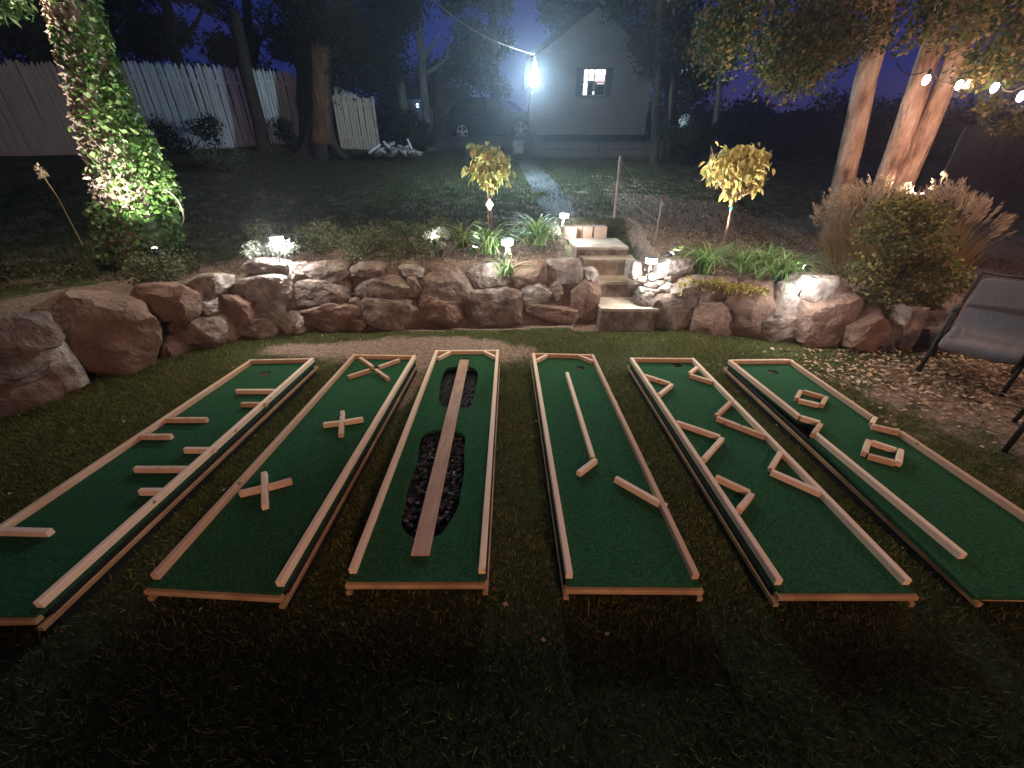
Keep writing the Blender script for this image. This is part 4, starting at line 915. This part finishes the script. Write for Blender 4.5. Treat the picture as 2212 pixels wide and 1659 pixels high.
# ------------------------------------------------------------------ cottage
HY = 16.0
xl, xr = at_Y(1150, 200, HY).x, at_Y(1404, 200, HY).x; zb = at_Y(1280, 291, HY).z; ze = at_Y(1280, 124, HY).z; za = at_Y(1288, 14, HY).z; xm = (xl+xr)/2
T = thing('cottage', (xm, HY, zb), 'small gabled cottage with a lit shuttered window behind the yard lamp', 'house')
mb = MB(); mb.extr([(xl+.01, HY+.03, zb), (xr-.01, HY+.03, zb), (xr-.01, HY+.03, ze), (xm, HY+.03, za), (xl+.01, HY+.03, ze)], (0, 5, 0)); obj('wall', mb, M['siding'], T)
wl_, wr_ = at_Y(1260, 180, HY).x, at_Y(1306, 180, HY).x; wz0, wz1 = at_Y(1283, 206, HY).z, at_Y(1283, 150, HY).z
nb = 26
for k in range(nb):
    z0 = zb+(za-zb)*k/nb; z1 = z0+(za-zb)/nb-.004
    hw = (xr-xl)/2 if z1 <= ze else max(.03, (xr-xl)/2*(za-z1)/(za-ze))
    segs = [(xm-hw, xm+hw)]
    if z1 > wz0-.04 and z0 < wz1+.04: segs = [(xm-hw, wl_-.05), (wr_+.05, xm+hw)]
    for a_, b_ in segs:
        mb = MB(); mb.extr([(a_, HY+.028, z0), (a_, HY+.012, z0), (a_, HY+.018, z1), (a_, HY+.028, z1)], (b_-a_, 0, 0)); obj('clapboard', mb, M['siding'], T)
ov = .22
for s_ in (-1, 1):
    e = (xr-xl)/2+ov; sl = (za-ze)/((xr-xl)/2)
    mb = MB(); mb.extr([(xm, HY-ov, za+.04), (xm+s_*e, HY-ov, za+.04-e*sl), (xm+s_*e, HY-ov, za+.14-e*sl), (xm, HY-ov, za+.14)], (0, 5.6, 0)); obj('roof', mb, M['roof'], T)
    mb = MB(); mb.extr([(xm, HY-ov-.02, za+.02), (xm+s_*e, HY-ov-.02, za+.02-e*sl), (xm+s_*e, HY-ov-.02, za+.15-e*sl), (xm, HY-ov-.02, za+.15)], (0, .018, 0)); obj('fascia', mb, M['roof'], T)
W = obj('window', MB().box(((wl_+wr_)/2, HY-.005, (wz0+wz1)/2), (wr_-wl_+.08, .03, wz1-wz0+.08)), M['siding'], T)
ww, wh = wr_-wl_, wz1-wz0
def pane(fx0, fx1, fz0, fz1, m_):
    obj('pane', MB().box((wl_+ww*(fx0+fx1)/2, HY-.024, wz0+wh*(fz0+fz1)/2), (ww*(fx1-fx0)-.02, .006, wh*(fz1-fz0)-.02)), m_, W)
for fx0, fx1, fz0, fz1, m_ in [(0, .2, .52, 1, 'pane'), (.22, .48, .76, 1, 'pane'), (.22, .48, .56, .76, 'pane'), (.5, 1, .76, 1, 'pane'), (.5, 1, .52, .76, 'panew'), (0, .2, 0, .5, 'pane'), (.22, .45, 0, .5, 'paned'), (.45, .55, .02, .16, 'pane'), (.62, .98, .42, .5, 'panew'), (.57, 1, 0, .4, 'paned')]: pane(fx0, fx1, fz0, fz1, M[m_])
obj('window_sill', MB().box(((wl_+wr_)/2, HY-.05, wz0-.06), (wr_-wl_+.16, .12, .05)), M['timber'], W)
obj('gutter', MB().tube([(xr+ov-.05, HY-.2, ze-.12), (xr+ov-.05, HY+5, ze-.12)], .05, 8), M['roof'], T)
for a_ in (xl+.05, xr-.05): obj('corner_board', MB().box((a_, HY-.0, (zb+ze)/2), (.12, .03, ze-zb)), M['siding'], T)
for a_ in (wl_-.14, wr_+.14): obj('shutter', MB().box((a_, HY-.02, (wz0+wz1)/2), (.2, .03, wh+.1)), M['shutter'], T)
obj('corner_post', MB().box((xl-.06, HY-.06, (zb+ze)/2-.6), (.07, .07, ze-zb+1.2)), M['timber'], T)
obj('foundation', MB().box((xm, HY+2.6, zb-.5), (xr-xl-.1, 5.1, .995)), M['dark'], T)
# retaining timbers below the cottage
T = thing('timber_wall', (at_Y(1290, 330, 14).x, 14, 2), 'low dark timber retaining wall below the cottage', 'retaining wall')
x0, x1 = at_Y(1157, 320, 14).x, at_Y(1432, 320, 14).x; z0, z1 = at_Y(1290, 338, 14).z, at_Y(1290, 306, 14).z
for k in range(3):
    for j in range(2):
        xa, xb = (x0, x0+(x1-x0)*.5-.01) if j == 0 else (x0+(x1-x0)*.5+.01, x1)
        obj('timber', MB().box(((xa+xb)/2, 14.1+.02*k, z0-.2+(z1-z0+.2)*(k+.5)/3), (xb-xa, .2, (z1-z0+.2)/3-.012)), M['timber'], T)
obj('end_board', MB().box((x0-.03, 14.3, z0+.1), (.05, .9, 1.1)), M['timber'], T)
# paver stack beside the driveway
q = at_Y(1119, 334, 14.6); T = thing('paver_stack', (q.x, 14.6, q.z), 'stack of pale concrete pavers at the head of the gravel path', 'pavers')
for k in range(5): obj('paver', MB().box((q.x+random.uniform(-.02, .02), 14.6, q.z+.04+k*.078), (.32, .3, .068), random.uniform(-.05, .05)), M['concrete'], T)
obj('paver', MB().box((q.x, 14.6, q.z-.12), (.34, .32, .24)), M['concrete'], T)

# neighbour's dark house beyond the driveway
a_, b_ = at_Y(838, 200, 27), at_Y(1008, 200, 27); zr = at_Y(950, 190, 27).z; zg = at_Y(950, 290, 27).z
T = thing('neighbour_house', ((a_.x+b_.x)/2, 27, zg), 'dark low roofed neighbouring house beyond the driveway', 'house')
obj('wall', MB().box(((a_.x+b_.x)/2, 29.5, (zg+zr)/2-.7), (b_.x-a_.x-.4, 5, zr-zg+.4)), M['shutter'], T)
mb = MB(); xm2 = (a_.x+b_.x)/2; obj('roof', mb.extr([(a_.x, 26.7, zr-.9), (b_.x, 26.7, zr-.9), (b_.x-.2, 29, zr+.3), (a_.x+.2, 29, zr-.1)], (0, .15, .12)), M['roof'], T)
q = at_Y(902, 228, 26.9); obj('wall_lamp', MB().lathe(q, [(.03, -.08), (.08, -.04), (.08, .05), (.03, .08)], 10), emis('small_blue_lamp', (.5, .75, 1), 12), T)
L = add_light('POINT', 'wall_lamp_glow', q-Vector((0, .3, 0)), 12, BLUE, .05); L.parent = T; L.location = Vector(L.location)-WL[T]
obj('garage_door', MB().box((at_Y(955, 240, 26.9).x, 26.95, at_Y(950, 262, 26.9).z), (1.3, .05, 1.5)), M['concrete'], T)
# dim shed at the right edge
a_ = at_Y(1990, 300, 9.5)+Vector((.9, 0, 0)); T = thing('dark_shed', (a_.x+2.5, 10, 1), 'dim purple grey ribbed shed at the right edge behind the bush', 'shed')
zt = at_Y(2080, 235, 9.5).z
for k in range(26):
    x = a_.x+k*.2; hgt_ = zt-.9+min(k, 26-k)*.02
    obj('siding_panel', MB().box((x, 9.5+(k % 2)*.02, .6+hgt_/2), (.19, .04, hgt_)), mat('shed_siding', (.10, .09, .11), (.14, .13, .15), .8) if k == 0 else bpy.data.materials['shed_siding'], T)
obj('roof', MB().box((a_.x+3.1, 10.6, zt-.25), (5.6, 2.2, .1), 0, Matrix.Rotation(.15, 3, 'X')), M['roof'], T)
# small pale garden ornament
q = gz(1480, 280, 13.2); T = thing('garden_globe', q, 'small white garden globe on a short stand in the dark right of the cottage', 'ornament')
obj('stand', MB().tube([q-Vector((0, 0, .1)), q+Vector((0, 0, .3))], .03, 8), M['bark'], T); g_ = at_Y(1479, 262, 13.2)
obj('globe', MB().lathe(g_, [(.03, -.17), (.13, -.12), (.18, 0), (.13, .12), (.03, .17)], 16), M['white'], T, True)

# ------------------------------------------------------------------ rock pile
q = at_Y(850, 325, 13.3); T = thing('rock_pile', (q.x, 13.3, q.z-.1), 'loose pile of flat pale rocks beside the low tan fence', 'rocks')
rr = random.Random(4)
for k in range(34):
    x = rr.uniform(800, 905); h_ = (1-abs(x-852)/60)*26; c_ = at_Y(x, 333-rr.random()*h_, 13.3+rr.uniform(-.3, .4)); s_ = rr.uniform(.16, .36)
    obj('rock', rock_mb(c_, (s_, s_*.7, s_*.35), 300+k, 2, Matrix.Rotation(rr.uniform(0, 3), 3, 'Z')@Matrix.Rotation(rr.uniform(-.5, .5), 3, 'Y')), M['rock2'] if k % 2 else M['concrete'], T)
for x0, y0, x1, y1 in ((797, 330, 822, 312), (828, 305, 850, 328), (880, 300, 890, 322)):
    obj('board', MB().tube([at_Y(x0, y0, 13), at_Y(x1, y1, 13.1)], .03, 4), M['picket'], T)

# ------------------------------------------------------------------ car
def car():
    cf = Vector((at_Y(1123, 293, 18.0).x, 18.0, 0)); cr_ = Vector((at_Y(997, 283, 19.3).x, 19.3, 0))
    d = (cf-cr_).normalized(); n = Vector((d.y, -d.x, 0)); wb = (cf-cr_).length  # n points to the camera side
    if n.y > 0: n = -n
    mid = (cf+cr_)/2; mid.z = DRZ; r_ = .35
    T = thing('parked_car', mid-n*.9, 'dark blue car parked on the driveway behind the left sapling', 'car')
    P = lambda s_, z, w_=0: mid+d*s_+Vector((0, 0, z))-n*w_
    h = wb/2
    low = [(-h-.85, .35), (-h-.95, .6), (-h-.9, .98), (-h-.6, 1.02), (h-.55, 1.0), (h+.55, .86), (h+.85, .62), (h+.85, .35)]
    arch = lambda c0: [(c0+.42*math.cos(a2), .33+.42*math.sin(a2)) for a2 in np.linspace(0, math.pi, 9)]
    prof = low+[(h+.43, .22)]+arch(h)+[(h-.43, .2), (-h+.43, .2)]+arch(-h)+[(-h-.43, .25)]
    mb = MB(); mb.extr([P(s_, z) for s_, z in prof], -n*1.8); o = obj('body', mb, M['carpaint'], T)
    b = o.modifiers.new('b', 'BEVEL'); b.width = .04; b.segments = 2; b.limit_method = 'ANGLE'
    cab = [(-h-.75, 1.0), (-h-.35, 1.42), (-h+.2, 1.52), (h-1.25, 1.5), (h-.35, .98)]
    mb = MB(); vs = [P(s_, z, .06) for s_, z in cab]; inn = [P(s_*.97, z, 1.74) for s_, z in cab]
    k = len(cab); mb.add(vs+inn, [tuple(range(k)), tuple(range(2*k-1, k-1, -1))]+[(i_, i_+k, (i_+1) % k+k, (i_+1) % k) for i_ in range(k)]); o = obj('cabin', mb, M['carpaint'], T)
    b = o.modifiers.new('b', 'BEVEL'); b.width = .06; b.segments = 3
    for w0 in [[(-h-.5, 1.06), (-h-.22, 1.38), (-h+.25, 1.45), (-h+.25, 1.06)], [(-h+.32, 1.06), (-h+.32, 1.45), (-h+1.15, 1.45), (-h+1.15, 1.05)], [(-h+1.22, 1.05), (-h+1.22, 1.45), (h-1.2, 1.43), (h-.62, 1.04)]]:
        obj('window', MB().extr([P(s_, z, .048) for s_, z in w0], -n*.01), M['glass'], T)
    obj('trim_strip', MB().tube([P(-h-.5, 1.04, .03), P(h-.6, 1.02, .03)], .010, 4), M['chrome'], T)
    obj('trim_strip', MB().tube([P(-h-.62, 1.12, .06), P(-h-.38, 1.4, .07)], .014, 4), M['chrome'], T)
    for s_, z in ((-h+.95, .86), (h-.95, .84)): obj('door_handle', MB().box(P(s_, z, -.02), (.2, .04, .04), math.atan2(d.y, d.x)), M['chrome'], T)
    obj('wing_mirror', rock_mb(P(h-.75, 1.05, -.1), (.2, .16, .14), 5, 2, rough=.0), M['carpaint'], T, True)
    obj('headlight', MB().extr([P(h+.4, .72, -.012), P(h+.82, .62, -.012), P(h+.8, .74, -.012), P(h+.45, .82, -.012)], -n*.02), M['chrome'], T)
    obj('tail_light', MB().extr([P(-h-.9, .8, -.012), P(-h-.6, .84, -.012), P(-h-.62, .95, -.012), P(-h-.88, .95, -.012)], -n*.02), M['red'], T)
    for c0 in (-h, h):
        for side in (0, 1):
            cc = P(c0, r_, .06 if not side else 1.6); wn = n if not side else -n
            w_ = obj('wheel', MB().tube([cc-wn*.2, cc-wn*.03, cc], [r_, r_, r_-.03], 28), M['tyre'], T, True)
            if side: continue
            q_ = cc+n*.004; e1 = d; e2 = Vector((0, 0, 1))
            mb = MB(); rim = [(r_-.07), (r_-.1)]
            vs = [q_+(e1*math.cos(a2)+e2*math.sin(a2))*rr_ for rr_ in rim for a2 in np.linspace(0, 2*math.pi, 28, endpoint=False)]
            mb.add(vs, [(k_, (k_+1) % 28, (k_+1) % 28+28, k_+28) for k_ in range(28)])
            for s5 in range(5):
                a2 = 2*math.pi*s5/5+.3; u_ = e1*math.cos(a2)+e2*math.sin(a2); v_ = -e1*math.sin(a2)+e2*math.cos(a2)
                mb.extr([q_+u_*.03-v_*.03, q_+u_*(r_-.09)-v_*.045, q_+u_*(r_-.09)+v_*.045, q_+u_*.03+v_*.03], n*.012)
            mb.tube([q_, q_+n*.02], .045, 10)
            obj('rim', mb, M['rim'], w_)
car()

# ------------------------------------------------------------------ grass and litter
def blades(n, x0, x1, y0, y1, h, wd, name, label, accept, mat_):
    X = rng.uniform(x0, x1, n); Y = rng.uniform(y0, y1, n); k = accept(X, Y); X, Y = X[k], Y[k]; Z = terrain(X, Y); n = len(X)
    a2 = rng.uniform(0, 2*np.pi, n); hh = h*rng.uniform(.5, 1.3, n); w_ = wd*rng.uniform(.6, 1.2, n); ln = rng.normal(0, .5, (n, 2))*hh[:, None]
    s_ = np.stack([np.cos(a2)*w_, np.sin(a2)*w_, np.zeros(n)], 1); b_ = np.stack([X, Y, Z-.003], 1)
    Vv = np.stack([b_-s_, b_+s_, b_+np.stack([ln[:, 0], ln[:, 1], hh], 1)], 1).reshape(-1, 3); i_ = np.arange(n)*3
    o = np_obj(name, Vv, np.stack([i_, i_+1, i_+2], 1), mat_); return tag(o, label, 'grass', kind='stuff')
def acc_lawn(X, Y):
    d, _ = sdist(X, Y); m = dirtmask(X, Y)+.35*snoise(X*1.8, Y*1.8)+.2*snoise(X*5, Y*5+3); return (d < .05) & (rng.uniform(0, 1, len(X)) > np.clip(m*1.3+.05, 0, .97))
blades(420000, -4.6, 6, .3, 5.0, .032, .0028, 'lawn_grass', 'short patchy lawn around the golf lanes', acc_lawn, M['grass'])
def acc_up(X, Y):
    d, _ = sdist(X, Y); return (d > .45) & ~((X > STX0-.1) & (X < STX1) & (Y < 7)) & ((d > 1.1) | (rng.uniform(0, 1, len(X)) < .25)) & ~((X > 2) & (rng.uniform(0, 1, len(X)) < .6)) & ~((X > -3.6) & (X < 1.8) & (Y > 15.4)) & (snoise(X*1.5, Y*1.5) > -.7)
blades(200000, -9, 8, 4.6, 17, .06, .006, 'slope_grass', 'rough grass on the slope above the boulder walls', acc_up, M['grassdark'])
def litter(n, fn, name, label, size, m_='deadleaf'):
    P_ = fn(n); Z = terrain(P_[:, 0], P_[:, 1]); n = len(P_); a2 = rng.uniform(0, 6.28, n); d = np.stack([np.cos(a2), np.sin(a2), rng.normal(0, .25, n)], 1); sd = np.stack([-np.sin(a2), np.cos(a2), rng.normal(0, .3, n)], 1)
    s_ = (size*rng.uniform(.5, 1.2, n))[:, None]; p0 = np.stack([P_[:, 0], P_[:, 1], Z+.008+rng.uniform(0, .03, n)], 1)
    Vv = np.stack([p0-d*s_*.5, p0+sd*s_*.3+[0, 0, .006], p0+d*s_*.5, p0-sd*s_*.3+[0, 0, .006]], 1).reshape(-1, 3); i_ = np.arange(n)*4
    tag(np_obj(name, Vv, np.stack([i_, i_+1, i_+2, i_, i_+2, i_+3], 1).reshape(-1, 3), M[m_]), label, 'fallen leaves', kind='stuff')
litter(3200, lambda n: np.stack([rng.normal(4.4, .8, n), np.clip(rng.normal(3.3, .4, n), 2, 3.95)], 1), 'leaf_litter', 'fallen leaves strewn on the ground under the grey chair', .05)
litter(300, lambda n: np.stack([rng.uniform(-3.6, 5, n), 4.5-3.6*rng.random(n)**1.6], 1), 'fallen_leaves', 'single fallen leaves scattered over the lawn', .03)
def bed(n):
    X = rng.uniform(-3.8, 4, n); Y = rng.uniform(4.6, 6.4, n); d, _ = sdist(X, Y); k = (d > .4) & (d < 1.5) & ~((X > .75) & (X < 2.0)); return np.stack([X[k], Y[k]], 1)
litter(5200, bed, 'mulch_leaves', 'leaf and bark mulch on the bed behind the boulders', .045)
litter(2500, lambda n: np.stack([rng.uniform(1.9, 6, n), rng.uniform(6, 11, n)], 1), 'slope_leaves', 'fallen leaves on the dark slope right of the steps', .06)

hz = nodes_mat('glow_haze'); hm, t, p = hz; t.nodes.remove(p)
pv_ = t.nodes.new('ShaderNodeVolumePrincipled'); pv_.inputs['Density'].default_value = .0054; pv_.inputs['Color'].default_value = (.9, .93, 1, 1); pv_.inputs['Anisotropy'].default_value = .82  # thin haze, also stands in for the lens glow around the lamps
t.links.new(pv_.outputs[0], t.nodes['Material Output'].inputs['Volume'])
mb = MB(); mb.box((0, 38, 6), (150, 110, 18)); h_ = obj('haze', mb, hm); tag(h_, kind='stuff')
